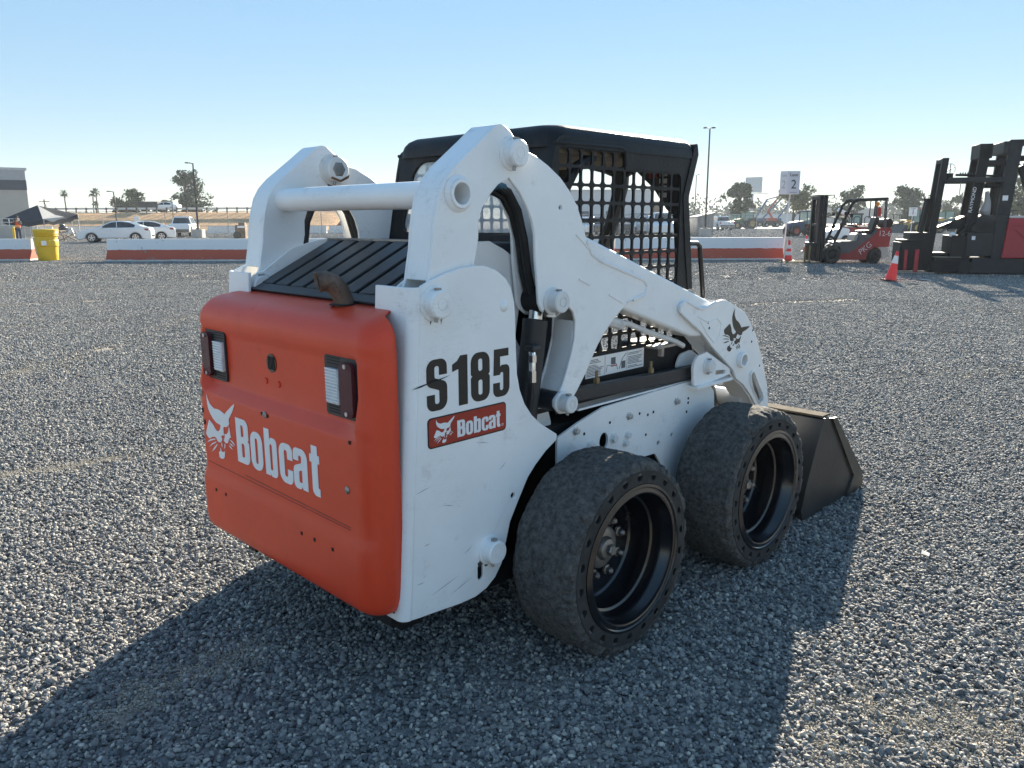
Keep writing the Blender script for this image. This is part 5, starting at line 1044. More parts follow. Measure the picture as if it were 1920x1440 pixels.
# ---- yellow overpack drum
YEL = mat('drum_yellow', (.72, .46, .012), .45, var=.06, vs_=4)
t = empty('plastic_drum', at(83, 30.3), BROT, 'yellow plastic overpack drum with ribbed lid beside the left barrier', 'drum')
q = MB(); q.lathe([(0, .0), (.335, .0), (.345, .02), (.36, .30), (.375, .52), (.40, .55), (.41, .74), (.40, .77), (.385, .79), (.385, .90), (0, .90)], axis='z', n=40); q.build('drum_body', YEL, t, bevel=.006)
q = MB(); q.lathe([(.385, .895), (.40, .90), (.425, .93), (.40, .955), (.405, .96), (.43, .99), (.405, 1.02), (.41, 1.025), (.435, 1.055), (.425, 1.085), (.43, 1.09), (.44, 1.12), (.43, 1.16), (.40, 1.18), (0, 1.185)], axis='z', n=40); q.build('drum_lid', YEL, t)
for a in (-1.9, -1.0): q = MB(); q.box((.40*cos(a), .40*sin(a), .65), (.20, .06, .24), Matrix.Rotation(a+pi/2, 3, 'Z')); q.build('grip_recess', YEL, t, bevel=.02)
q = MB(); q.box((.15, -.432, .67), (.17, .012, .17), Matrix.Rotation(rad(18), 3, 'Z')); q.build('label_sheet', LETW, t)
# ---- canopy tent
TENT = mat('tent_canvas', (.022, .026, .036), .75, var=.25, vs_=1.5)
t = empty('canopy_tent', at(76, 61), BROT, 'dark pop-up canopy tent with sagging torn skirt behind the drum', 'tent')
z0, zp = 1.72, 2.62; C4 = [(-1.95, -1.4, 1.60), (1.15, -1.5, 1.55), (2.15, 1.4, 1.95), (-1.2, 1.5, 1.85)]; ap = (-.10, 0, zp); q = MB(); V = [ap]; n = 8
for i in range(4):
    a = Vector(C4[i]); b_ = Vector(C4[(i+1) % 4])
    for k in range(n): p = a.lerp(b_, k/n); V.append((p.x, p.y, p.z-.16*sin(pi*k/n)+.03*sin(k*2.1)))
m_ = len(V)-1; low = [(p[0]*1.02, p[1]*1.02, p[2]-.28-.10*abs(sin(i*1.7))) for i, p in enumerate(V[1:])]
F = [(0, 1+i, 1+(i+1) % m_) for i in range(m_)]+[(1+i, 1+(i+1) % m_, 1+m_+(i+1) % m_, 1+m_+i) for i in range(m_)]
q.add(V+low, F); q.build('canopy', TENT, t, angle=20)
for p in C4: q = MB(); q.bar((p[0], p[1], 0), (p[0], p[1], p[2]), .05); q.build('leg', GALV, t)
q = MB(); q.add([(.0, -.05, 2.60), (1.10, -1.52, 1.60), (1.55, -1.0, 1.38), (1.95, -.2, 1.75), (1.3, -.2, 1.9)], [(0, 1, 4), (1, 2, 3, 4)]); o = q.build('torn_panel', mat('tent_pale', (.45, .43, .40), .8), t, angle=0); s_ = o.modifiers.new('t', 'SOLIDIFY'); s_.thickness = .01
# ---- stairs rail, bollard, trestle beside the building
RAILM = mat('rail_white', (.68, .68, .66), .5)
t = empty('handrail', at(22, 58), BROT, 'white pipe handrail on a low wall in front of the beige building', 'railing'); q = MB(); q.bx(-4, .55, 0, .25, 0, .95); q.build('low_wall', WALLS, t)
for k in range(7): x = -3.9+k*.73; q = MB(); q.tube([(x, .12, .95), (x, .12, 1.62)], .025, 6); q.build('post', RAILM, t)
for z in (1.12, 1.37, 1.62): q = MB(); q.tube([(-4, .12, z), (.5, .12, z)], .025, 6); q.build('rail', RAILM, t)
t = empty('handrail', at(56, 60), BROT, 'short white stair railing between the person and the drum', 'railing')
for k in range(3): x = -.45+k*.45; q = MB(); q.tube([(x, 0, 0), (x, 0, 1.45)], .03, 6); q.build('post', RAILM, t)
for z in (.55, .95, 1.3, 1.45): q = MB(); q.tube([(-.45, 0, z), (.45, 0, z)], .025, 6); q.build('rail', RAILM, t)
q = MB(); q.bx(-.6, .7, .1, 1.2, 0, .22); q.build('step', CONC, t)
t = empty('bollard', at(23.5, 54), BROT, 'yellow steel bollard beside the person in the orange vest', 'bollard'); q = MB(); q.cyl((0, 0, 0), (0, 0, 1.02), .085, n=14); q.lathe([(.085, 1.02), (.06, 1.06), (0, 1.075)], axis='z', n=14); q.build('post', YEL, t); q = MB(); q.lathe([(.13, 0), (.13, .03), (.085, .05)], axis='z', n=14); q.build('footing', CONC, t)
t = empty('picnic_table', at(93, 58), BROT, 'weathered table and bench under the canopy tent', 'table')
for nm, bxv in (('table_top', (-.9, .9, -.4, .4, .72, .77)), ('bench', (-.9, .9, -.85, -.55, .42, .46)), ('bench', (-.9, .9, .55, .85, .42, .46))): q = MB(); q.bx(*bxv); q.build(nm, mat('grey_wood', (.30, .26, .22), .9, var=.2), t)
for x in (-.6, .6):
    for s_ in (-1, 1): q = MB(); q.bar((x, s_*.75, 0), (x, s_*.25, .72), .08); q.build('leg', MATS['grey_wood'], t)
t = empty('equipment_pile', at(119, 59), BROT, 'dark engine part on a trestle right of the canopy tent', 'machinery'); q = MB(); q.bar((-.5, 0, .0), (.9, 0, .62), .07); q.bar((.9, 0, .0), (-.3, 0, .62), .07); q.build('trestle', mat('grey_wood', (.3, .26, .22), .9), t); q = MB(); q.box((-.05, 0, .82), (.5, .4, .42)); q.box((-.1, 0, 1.12), (.3, .3, .2)); q.build('engine_block', CARD, t, bevel=.04); q = MB(); q.tube([(.2, -.1, .7), (.6, -.1, .9), (.75, -.1, .4)], .05, 8); q.build('duct', GALV, t)
t = empty('tree_spade', at(452, 64), BROT, 'tan and dark attachment standing by the far fence left of the loader', 'machinery'); q = MB(); q.box((0, 0, .55), (.8, .7, 1.1)); q.box((.1, 0, 1.15), (.5, .5, .25)); q.build('frame', mat('rust_tan', (.22, .15, .10), .8, var=.5, vs_=3), t, bevel=.05); q = MB(); q.box((.1, -.38, .95), (.55, .05, .16)); q.build('plate', LETW, t); q = MB(); q.cyl((-.25, -.4, .3), (-.25, .4, .3), .3, n=14); q.build('roller', CARD, t)

# ---- person taking a picture
def skin_obj(name, m, parent, verts, edges, radii, sub=2):
    me = bpy.data.meshes.new(name); me.from_pydata(verts, edges, []); me.materials.append(m); o = bpy.data.objects.new(name, me); COL.objects.link(o); o.parent = parent
    md = o.modifiers.new('skin', 'SKIN'); md.use_smooth_shade = True; me.skin_vertices.new() if not me.skin_vertices else None
    for i, r in enumerate(radii): me.skin_vertices[0].data[i].radius = (r, r) if not isinstance(r, tuple) else r
    me.skin_vertices[0].data[0].use_root = True
    sb = o.modifiers.new('sub', 'SUBSURF'); sb.levels = sub; sb.render_levels = sub; return o
PR = empty('person', at(33, 55), BROT, 'person in orange vest and blue jeans holding a phone up to the face', 'person')
SKN = mat('skin', (.33, .19, .13), .6, var=.05); DNM = mat('denim', (.035, .05, .09), .85, var=.2); VST = mat('hi_vis_orange', (.80, .10, .02), .6, var=.05); SLV = mat('dark_sleeve', (.02, .02, .025), .8)
# one body: pelvis, spine, neck, head, legs, raised arms and hands
bv = [(0, 0, .95), (0, .01, 1.15), (0, 0, 1.38), (0, -.01, 1.50), (0, -.03, 1.60), (0, -.03, 1.70), (.09, 0, .90), (.11, -.01, .50), (.11, .02, .09), (.12, -.10, .05), (-.09, 0, .90), (-.12, -.03, .50), (-.12, .02, .09), (-.13, -.10, .05), (.18, 0, 1.42), (.26, -.07, 1.20), (.12, -.25, 1.42), (.07, -.27, 1.50), (-.18, 0, 1.42), (-.26, -.07, 1.20), (-.12, -.25, 1.42), (-.07, -.27, 1.50)]
be = [(0, 1), (1, 2), (2, 3), (3, 4), (4, 5), (0, 6), (6, 7), (7, 8), (8, 9), (0, 10), (10, 11), (11, 12), (12, 13), (2, 14), (14, 15), (15, 16), (16, 17), (2, 18), (18, 19), (19, 20), (20, 21)]
br = [(.155, .11), (.14, .10), (.17, .11), .055, .085, .09, .085, .062, .05, .045, .085, .062, .05, .045, .065, .047, .038, .03, .065, .047, .038, .03]
skin_obj('body', SKN, PR, bv, be, br)
skin_obj('jeans', DNM, PR, [bv[i] for i in (0, 6, 7, 8, 10, 11, 12)], [(0, 1), (1, 2), (2, 3), (0, 4), (4, 5), (5, 6)], [(.17, .13), .098, .078, .07, .098, .078, .07])
skin_obj('shirt', SLV, PR, [bv[i] for i in (1, 2, 14, 15, 16, 18, 19, 20)], [(0, 1), (1, 2), (2, 3), (3, 4), (1, 5), (5, 6), (6, 7)], [(.15, .11), (.175, .115), .075, .058, .046, .075, .058, .046])
skin_obj('vest', VST, PR, [(0, 0, .98), (0, .01, 1.18), (0, 0, 1.40), (0, 0, 1.47)], [(0, 1), (1, 2), (2, 3)], [(.185, .14), (.18, .135), (.195, .135), (.12, .10)])
q = MB(); q.lathe([(.105, 1.69), (.11, 1.73), (.09, 1.78), (.0, 1.80)], (0, -.03, 0), 'z', 16); q.prism(rrect(-.08, -.20, .08, -.08, .03), 1.71, 1.725, 'z'); q.build('cap', SLV, PR, bevel=.004)
q = MB(); q.box((0, -.30, 1.56), (.09, .012, .16)); q.build('phone', CARD, PR)
for s_ in (-1, 1): q = MB(); q.box((s_*.125, -.06, .05), (.10, .28, .09)); q.build('shoe', SLV, PR, bevel=.03)
q = MB(); q.bx(-.19, .19, -.148, -.138, 1.10, 1.15); q.build('reflective_stripe', mat('hi_vis_yellow', (.75, .72, .2), .4), PR)

# ---- red and grey counterbalance forklift, side on, forks to the left
FR = mat('fork_red', (.26, .022, .026), .45, var=.12, dirt=((.12, .05, .045), .1, 4)); FGY = mat('fork_grey', (.075, .078, .085), .5, var=.12); FBK = mat('fork_black', (.010, .010, .012), .5, var=.3, spec=.3); FSV = mat('fork_silver', (.38, .37, .35), .5, var=.1); GOLD = mat('fork_blade', (.22, .17, .09), .85, 0, spec=.1)
FK = empty('forklift', at(1588, 27.2), BROT+rad(-5), 'red and dark grey counterbalance forklift numbered 12-6, seen from the side', 'forklift')
FK.scale = (.88, .92, 1)
q = MB()
for yy in (-.46, .46):
    for x0, w_ in ((-1.20, .14), (-1.02, .12)): q.bx(x0, x0+w_, yy-.07, yy+.07, .08, 2.25)
q.bx(-1.20, -.88, -.46, .46, 2.13, 2.24); q.bx(-1.18, -.95, -.46, .46, 1.25, 1.33); q.bx(-1.18, -.95, -.46, .46, .35, .47); q.build('mast', FBK, FK, bevel=.01)
for yy in (-.22, .22): q = MB(); q.cyl((-1.05, yy, .2), (-1.05, yy, 2.1), .045, n=10); q.build('mast_cylinder', FBK, FK)
q = MB(); q.bx(-1.08, -.95, -.30, .30, .40, 2.12); q.v = [p for p in q.v]; q.build('mast_guard', mat('mast_dark_red', (.06, .012, .014), .6), FK)
q = MB(); q.bx(-1.25, -.62, -.40, .40, 2.255, 2.275); q.build('mast_cap_plate', FBK, FK)
q = MB(); q.bx(-1.34, -1.22, -.5, .5, .10, .62); q.bx(-1.36, -1.22, -.5, .5, .62, .70); q.build('carriage', FBK, FK, bevel=.01)
for yy in (-.30, .30): q = MB(); q.hexa([(-2.42, yy-.055, .035), (-1.36, yy-.055, .03), (-1.36, yy+.055, .03), (-2.42, yy+.055, .035), (-2.42, yy-.055, .045), (-1.36, yy-.055, .075), (-1.36, yy+.055, .075), (-2.42, yy+.055, .045)]); q.bx(-1.395, -1.345, yy-.055, yy+.055, .03, .6); q.build('fork', GOLD, FK)
q = MB(); q.prism(rpoly([(-.40, .14), (.66, .14, .03), (.70, .42, .1), (.95, .58, .12), (1.03, .52), (1.03, 1.11), (1.02, 1.12), (.88, .95), (.40, .62), (.05, .40), (-.25, .36)]), -.54, .54); q.build('lower_body', FR, FK, bevel=.02)
q = MB(); q.prism(rpoly([(-.62, .62), (-.50, .74, .04), (.05, .74), (.30, .77), (.36, .98, .05), (.86, .98, .03), (.98, 1.10), (1.02, 1.12), (.88, .97), (.40, .62), (.05, .38), (-.28, .35), (-.34, .56)]), -.545, .545); q.build('side_cowl', FGY, FK, bevel=.015)
q = MB(); q.bx(-.30, .10, -.5, .5, .742, .765); q.build('floor_step', mat('step_tan', (.5, .45, .36), .7), FK)
q = MB(); q.prism(rpoly([(1.02, .56), (1.47, .56, .05), (1.52, 1.10, .08), (1.46, 1.20, .06), (1.04, 1.20, .03)]), -.52, .52); q.build('counterweight', FR, FK, bevel=.03)
q = MB(); q.prism(rpoly([(1.24, .18), (1.42, .18, .04), (1.46, .555), (1.06, .555), (1.20, .45, .1)]), -.51, .51); q.build('counterweight_skirt', FSV, FK, bevel=.03)
q = MB(); q.prism(rpoly([(.20, .76), (.56, .76), (.56, .98), (.36, 1.02, .05), (.24, .95, .08)]), -.40, .40); q.build('engine_hood', FSV, FK, bevel=.03)
q = MB(); q.prism(rpoly([(.42, 1.0, .03), (.95, 1.0, .03), (.95, 1.12, .03), (.42, 1.10, .05)]), -.26, .26); q.build('seat', FBK, FK, bevel=.03)
q = MB(); q.prism(rpoly([(.86, 1.08, .03), (.99, 1.08, .03), (1.14, 1.52, .05), (1.0, 1.55, .05)]), -.25, .25); q.build('seat_back', FBK, FK, bevel=.03)
for yy in (-.48, .48):
    q = MB(); q.tube([(-.56, yy, .66), (-.30, yy, 1.30), (-.02, yy, 1.92), (.10, yy, 2.05), (.22, yy, 2.10)], .05, 8); q.build('front_pillar', FBK, FK)
    q = MB(); q.tube([(.20, yy, 2.10), (1.30, yy, 2.13)], .05, 8); q.build('guard_rail', FBK, FK); q = MB(); q.bar((1.27, yy, 1.15), (1.24, yy, 2.12), .10, .07); q.build('rear_pillar', FGY, FK)
    q = MB(); q.bar((.92, yy*.5, 1.5), (.94, yy*.5, 2.1), .03); q.build('guard_strut', FBK, FK)
for k in range(8): q = MB(); x = .25+k*.14; q.bar((x, -.46, 2.11), (x, .46, 2.11), .03, .04); q.build('guard_bar', FBK, FK)
q = MB(); q.tube([(-.42, 0, .78), (-.10, 0, 1.32)], .05, 8); q.build('steering_column', FBK, FK); q = MB(); V0 = MB().lathe([(.17, -.015), (.185, 0), (.17, .015)], axis='z', n=20, close=True); V0.rotated(Matrix.Translation((-.08, 0, 1.36)) @ Matrix.Rotation(rad(-25), 4, 'Y')); V0.build('steering_wheel', FBK, FK)
q = MB(); q.bar((-.05, .15, 1.30), (.55, .25, 1.22), .05); q.build('arm_console', FBK, FK)
for (x, z, yy) in ((-.22, 1.66, -.55), (-.02, 1.60, -.6), (-.34, 1.66, .52)): q = MB(); q.box((x, yy, z), (.09, .12, .13)); q.build('work_light', FBK, FK, bevel=.02)
q = MB(); q.lathe([(.06, 1.90), (.065, 2.0), (.045, 2.04), (0, 2.05)], (1.08, -.1, 0), 'z', 14); q.build('beacon', mat('amber', (.9, .30, .02), .3), FK); q = MB(); q.cyl((1.12, -.22, 1.56), (1.12, -.22, 1.86), .07, n=12); q.build('extinguisher', mat('ext_red', (.45, .02, .02), .4), FK)
q = MB(); q.cyl((1.44, -.36, 1.34), (1.44, .36, 1.34), .16, n=16); q.build('gas_cylinder', FBK, FK)
for x, r, wd in ((-.60, .315, .20), (.95, .245, .18)):
    for s_ in (-1, 1):
        y = s_*.56; q = MB(); q.lathe([(r*.55, y), (r*.86, y), (r, y-s_*.03), (r, y-s_*wd), (r*.5, y-s_*wd)], (x, 0, r), 'y', 28); w_ = q.build('wheel', TYR, FK); q = MB(); q.lathe([(r*.57, y-s_*.01), (r*.45, y-s_*.05), (r*.25, y-s_*.02), (0, y-s_*.02)], (x, 0, r), 'y', 20); q.build('rim', FBK, w_)
q = MB(); q.prism([(-.60+.40*cos(a), .315+.40*sin(a)) for a in [rad(20+10*k) for k in range(15)]]+[(-.60+.36*cos(a), .315+.36*sin(a)) for a in [rad(160-10*k) for k in range(15)]], -.57, -.40); q.build('front_fender', FGY, FK)
KTX = mat('faded_white_print', (.55, .53, .52), .5)
text_mesh('12-6', .25, KTX, 'lettering', FK, TX(1.27, -.525, 1.0)); text_mesh('PKG', .27, KTX, 'lettering', FK, Matrix.Translation((.60, -.548, .52)) @ Matrix.Rotation(pi/2, 4, 'X') @ Matrix.Rotation(rad(38), 4, 'Z'))
text_mesh('TOYOTA', .17, mat('mast_print', (.14, .12, .12), .6), 'lettering', FK, Matrix.Translation((-1.006, -.305, .98)) @ Matrix.Rotation(pi/2, 4, 'X') @ Matrix.Rotation(rad(90), 4, 'Z'))
q = MB(); q.box((-1.01, -.31, 1.62), (.11, .01, .09)); q.build('mast_label', LETW, FK); q = MB(); q.box((-1.01, -.31, 1.48), (.12, .01, .12)); q.build('mast_label', mat('label_red', (.4, .04, .04), .5), FK); q = MB(); q.box((1.255, -.52, 1.72), (.08, .01, .13)); q.build('guard_label', mat('label_yellow', (.7, .62, .05), .5), FK)

# ---- tall dark reach / swing-mast truck at the right edge
RG = mat('reach_grey', (.024, .026, .031), .5, var=.2, spec=.3); RR = mat('reach_red', (.36, .018, .032), .4, var=.08, bump=.1, bs=3); RB = mat('reach_black', (.009, .009, .011), .55, var=.3, spec=.3)
RTK = empty('reach_truck', at(1788, 22.0), BROT+rad(-14), 'tall dark grey and red narrow-aisle lift truck at the right picture edge', 'lift truck')
RTK.scale = (.86, .9, 1)
def rb(nm, m, *boxes, bev=.015):
    q = MB()
    for b_ in boxes: q.bx(*b_)
    return q.build(nm, m, RTK, bevel=bev)
rb('turret_base', RB, (-1.58, -.92, -.55, .55, .10, .86), (-1.54, -.95, -.5, .5, .86, .93)); rb('turret_side', RB, (-1.61, -1.52, -.60, -.45, .12, .75))
rb('fork_heel', RR, (-1.46, -1.37, -.64, -.55, .12, .66)); rb('fork_heel', RR, (-1.16, -1.04, -.66, -.55, .08, .67)); rb('fork_heel', RR, (-1.16, -1.06, -.70, -.60, .02, .08))
q = MB(); q.bx(-1.62, -.55, -.72, -.60, .03, .06); q.bx(-1.60, -.50, -.35, -.23, .03, .06); q.build('fork', STEEL, RTK)
rb('turret_panel', RB, (-1.32, -.62, -.42, .42, .10, 1.12))
q = MB()
for yy in (-.30, .30): q.hexa([(-.96, yy-.06, 1.1), (-.62, yy-.06, .15), (-.62, yy+.06, .15), (-.96, yy+.06, 1.1), (-.56, yy-.06, 3.08), (-.40, yy-.06, 3.08), (-.40, yy+.06, 3.08), (-.56, yy+.06, 3.08)])
q = MB()
for yy in (-.30, .30): q.hexa([(-.82, yy-.07, .15), (-.62, yy-.07, .15), (-.62, yy+.07, .15), (-.82, yy+.07, .15), (-.57, yy-.07, 3.08), (-.39, yy-.07, 3.08), (-.39, yy+.07, 3.08), (-.57, yy+.07, 3.08)])
q.bx(-.58, -.40, -.30, .30, 2.95, 3.06); q.build('front_mast', RB, RTK, bevel=.01)
for yy in (-.14, .10): q = MB(); q.tube([(-.94, yy, 1.12), (-.80, yy, 2.02)], [.07, .07], 12); q.tube([(-.80, yy, 2.02), (-.72, yy, 2.06), (-.70, yy, 1.2)], .018, 8); q.build('mast_cylinder', RB, RTK)
q = MB(); q.lathe([(.10, -.06), (.115, -.05), (.115, .05), (.10, .06)], (-.80, 0, 2.02), 'y', 18, close=True); q.build('chain_wheel', RB, RTK)
q = MB(); q.lathe([(.14, -.02), (.15, 0), (.14, .02)], (-.25, -.05, 2.80), 'y', 20, close=True); q.bar((-.38, -.05, 2.72), (-.12, -.05, 2.86), .02); q.bar((-.25, -.05, 2.66), (-.25, -.05, 2.94), .02); q.box((-.30, 0, 2.60), (.25, .3, .18)); q.build('hose_reel', RB, RTK)
q = MB()
for yy in (-.48, .48): q.bx(-.40, 1.22, yy-.05, yy+.05, 2.43, 2.56)
for k in range(9): x = -.30+k*.18; q.bx(x, x+.03, -.45, .45, 2.48, 2.53)
q.build('overhead_guard', RG, RTK, bevel=.008)
q = MB(); q.tube([(-.12, -.2, 2.64), (.5, -.2, 2.62), (1.0, -.2, 2.60)], .03, 8)
for k in range(11): x = .0+k*.07; q.bx(x, x+.02, -.24, -.16, 2.62, 2.70)
q.build('cable_chain', RB, RTK)
q = MB()
for yy in (-.36, .36): q.hexa([(.22, yy-.06, .9), (.52, yy-.06, .9), (.52, yy+.06, .9), (.22, yy+.06, .9), (.46, yy-.06, 3.32), (.74, yy-.06, 3.32), (.74, yy+.06, 3.32), (.46, yy+.06, 3.32)])
q.bx(.42, .78, -.42, .42, 3.05, 3.42); q.build('inner_mast', RB, RTK, bevel=.01)
q = MB()
for yy in (-.45, .45): q.hexa([(1.00, yy-.07, .45), (1.36, yy-.07, .45), (1.36, yy+.07, .45), (1.00, yy+.07, .45), (1.20, yy-.07, 3.5), (1.56, yy-.07, 3.5), (1.56, yy+.07, 3.5), (1.20, yy+.07, 3.5)])
q.bx(1.05, 1.42, -.5, .5, 3.15, 3.46); q.bx(1.40, 1.68, -.52, .52, 3.35, 3.50); q.build('outer_mast', RG, RTK, bevel=.01)
rb('mast_beam', RB, (.70, 1.20, -.40, .40, 2.86, 3.0), (.70, 1.20, -.4, .4, 2.3, 2.42), (1.55, 2.6, -.1, .1, 2.98, 3.12))
q = MB(); q.bar((1.66, -.2, 2.85), (2.05, -.2, 1.95), .14); q.build('tilt_strut', RB, RTK)
for x in (.56, .95, 1.06): q = MB(); q.cyl((x, .0, 1.2), (x+.12, .0, 3.05), .03, n=8); q.build('lift_chain', RB, RTK)
rb('operator_module', RG, (.30, 1.28, -.55, .55, .50, 1.12), (.52, 1.02, -.56, .50, 1.12, 1.42)); rb('module_side', RG, (1.03, 1.36, -.57, .57, .42, 1.58)); rb('seat_base', RB, (-.12, .46, -.5, .5, .46, 1.05))
q = MB(); q.prism(rpoly([(.38, 1.18, .05), (.58, 1.15), (.98, 1.15, .03), (.98, 1.56, .08), (.62, 1.60, .12)]), -.56, -.30); q.build('backrest', RG, RTK, bevel=.03)
q = MB(); q.prism(rpoly([(-.62, 1.22), (-.30, 1.34, .05), (.10, 1.50, .1), (.35, 1.60, .1), (.48, 1.55, .05), (.42, 1.30), (.10, 1.22), (-.30, 1.22)]), -.30, .30); q.build('control_pod', RB, RTK, bevel=.03)
q = MB(); q.tube([(-.72, -.25, 1.22), (-.55, -.25, 1.33), (-.25, -.25, 1.42), (.0, -.25, 1.48)], .035, 8); q.tube([(-.72, -.25, 1.22), (-.40, -.25, 1.20)], .03, 8); q.build('arm_handle', STEEL, RTK)
q = MB(); q.tube([(.08, -.45, 1.05), (.35, -.45, 1.36), (.60, -.45, 1.50)], .045, 8); q.build('armrest', RB, RTK)
q = MB(); q.lathe([(0, 0), (.08, .01), (.10, .07), (.06, .12), (0, .13)], (-.08, -.40, 1.00), 'z', 14); q.build('helmet', LETW, RTK)
q = MB(); q.box((-.15, 0, .53), (.9, .7, .10)); q.box((.1, -.3, .60), (.3, .2, .12)); q.build('floor_gear', RB, RTK, bevel=.04)
rb('base_frame', RB, (-.66, .50, -.55, .55, .06, .36), (-.60, .42, -.58, .58, .36, .46)); rb('base_skirt', RG, (.50, 3.2, -.56, .56, .04, .44)); rb('load_deck', mat('worn_deck', (.42, .36, .25), .5, .3), (-.60, .20, -.57, .3, .461, .475))
q = MB(); q.lathe([(0, -.60), (.17, -.60), (.19, -.58), (.19, -.40)], (.33, 0, .205), 'y', 24); q.build('wheel', TYR, RTK)
for k in range(6): a = k*pi/3; q = MB(); q.cyl((.33+.10*cos(a), -.603, .205+.10*sin(a)), (.33+.10*cos(a), -.612, .205+.10*sin(a)), .018, n=8); q.build('wheel_bolt', RB, RTK)
q = MB(); q.hexa([(1.30, -.62, .45), (3.2, -.62, .45), (3.2, .62, .45), (1.30, .62, .45), (1.40, -.62, 1.50), (3.2, -.62, 1.50), (3.2, .62, 1.50), (1.40, .62, 1.50)]); q.build('battery_cover', RR, RTK, bevel=.03)
q = MB(); q.bx(1.42, 3.1, -.55, .5, 1.502, 1.56); q.build('cover_sheet', mat('cover_pale', (.60, .58, .55), .7), RTK, bevel=.02)
q = MB(); q.bar((1.45, -.635, 1.30), (2.2, -.635, 1.30), .012, .02); q.bar((1.60, -.635, 1.20), (1.90, -.635, .95), .012, .02); q.build('cover_crease_shade', mat('crease_shade_red', (.20, .012, .02), .5), RTK)  # folds drawn as darker red bars, their shade put into colour
text_mesh('RAYMOND', .135, LETW, 'lettering', RTK, Matrix.Translation((.375, -.425, 1.98)) @ Matrix.Rotation(rad(-5.5), 4, 'Y').inverted() @ Matrix.Rotation(pi/2, 4, 'X') @ Matrix.Rotation(rad(90), 4, 'Z'))
q = MB(); q.box((1.24, -.53, 2.02), (.15, .01, .13)); q.build('rating_plate', LETW, RTK); q = MB(); q.box((.48, -.565, .98), (.10, .01, .10)); q.build('rating_plate', LETW, RTK)
q = MB(); q.tube([(.02, -.3, 2.43), (.02, -.3, 2.15), (.06, -.3, 2.05)], .012, 6); q.bar((.04, -.3, 2.08), (.12, -.3, 2.18), .04, .02); q.build('hanging_strap', mat('strap_grey', (.25, .25, .25), .7), RTK)
q = MB(); q.tube([(.82, -.2, 2.2), (.86, -.22, 1.9), (.80, -.25, 1.7), (.88, -.2, 1.55)], [.05, .10, .16, .10], 10); q.build('hanging_rag', mat('rag_grey', (.40, .39, .38), .9), RTK)
# ---- farm tractors, loaders, boom lifts and red implements across the yard
GRN = mat('tractor_green', (.045, .13, .04), .4, var=.1); BLU = mat('tractor_blue', (.02, .05, .13), .4, var=.1); YLW = mat('loader_yellow', (.50, .31, .05), .5, var=.2, dirt=((.25, .19, .10), .2, 2)); TGL = glassy('tractor_glass', (.25, .42, .40), .35, .1); RIMY = mat('rim_yellow', (.48, .33, .10), .6); RIMR = mat('rim_red', (.45, .10, .06), .6); RIMW = mat('rim_pale', (.55, .55, .55), .5); DK = mat('machine_dark', (.03, .03, .033), .6, var=.2)
def wheel_on(t, x, r, hw, wd, rim):
    for s_ in (-1, 1):
        y = s_*hw; q = MB(); q.lathe([(r*.5, y), (r*.9, y), (r, y-s_*.05), (r, y-s_*wd), (r*.5, y-s_*wd)], (x, 0, r), 'y', 22); w_ = q.build('wheel', TYR, t); q = MB(); q.lathe([(r*.55, y-s_*.015), (r*.4, y-s_*.08), (0, y-s_*.06)], (x, 0, r), 'y', 16); q.build('rim', rim, w_)
def cab_box(t, x0, x1, z0, z1, hw, frame, roof=None):
    q = MB()
    for x in (x0, x1):
        for s_ in (-1, 1): q.bar((x, s_*hw, z0), (x*.97+.03*(x0+x1)/2, s_*hw*.92, z1), .09)
    q.build('cab_frame', frame, t); q = MB(); q.bx(x0-.12, x1+.12, -hw-.05, hw+.05, z1, z1+.12); q.build('cab_roof', roof or frame, t, bevel=.03)
    q = MB(); q.bx(x0+.04, x1-.04, -hw+.02, hw-.02, z0+.1, z1); q.build('cab_glass', TGL, t)
def tractor(label, u, d, yaw, body, rim, sc=1.0, roof=None):
    t = empty('tractor', at(u, d), BROT+yaw, label, 'tractor'); t.scale = (sc,)*3
    q = MB(); q.prism(rpoly([(-2.0, .75, .05), (-2.05, 1.35, .15), (-1.6, 1.52, .1), (-.3, 1.62), (-.2, .8)]), -.38, .38); q.build('hood', body, t, bevel=.06)
    q = MB(); q.bx(-1.9, 1.1, -.28, .28, .55, .9); q.build('chassis', DK, t)
    wheel_on(t, 1.0, .85, .95, .45, rim); wheel_on(t, -1.45, .58, .88, .35, rim)
    q = MB()
    for s_ in (-1, 1): q.prism([(1.0+.98*cos(a), .85+.98*sin(a)) for a in [rad(25+13*k) for k in range(11)]]+[(1.0+.92*cos(a), .85+.92*sin(a)) for a in [rad(155-13*k) for k in range(11)]], min(s_*.55, s_*.98), max(s_*.55, s_*.98))
    q.build('fender', body, t); cab_box(t, -.2, 1.25, 1.2, 2.55, .72, DK, roof or body); q = MB(); q.cyl((-1.1, .3, 1.5), (-1.1, .3, 2.3), .05, n=8); q.build('exhaust_stack', DK, t); return t
tractor('green cabbed tractor right of the white pickup', 1396, 116, rad(10), GRN, RIMY, .92)
tractor('second tractor half hidden between the pickup and the green one', 1374, 119, rad(14), GRN, RIMY, .8, mat('roof_pale', (.5, .5, .48), .5))
tractor('dark blue tractor with pale front wheel left of the forklift mast', 1510, 68, rad(14), BLU, RIMR, .80)
tractor('green tractor seen inside the reach truck opening', 1767, 88, rad(20), GRN, RIMY, .85)
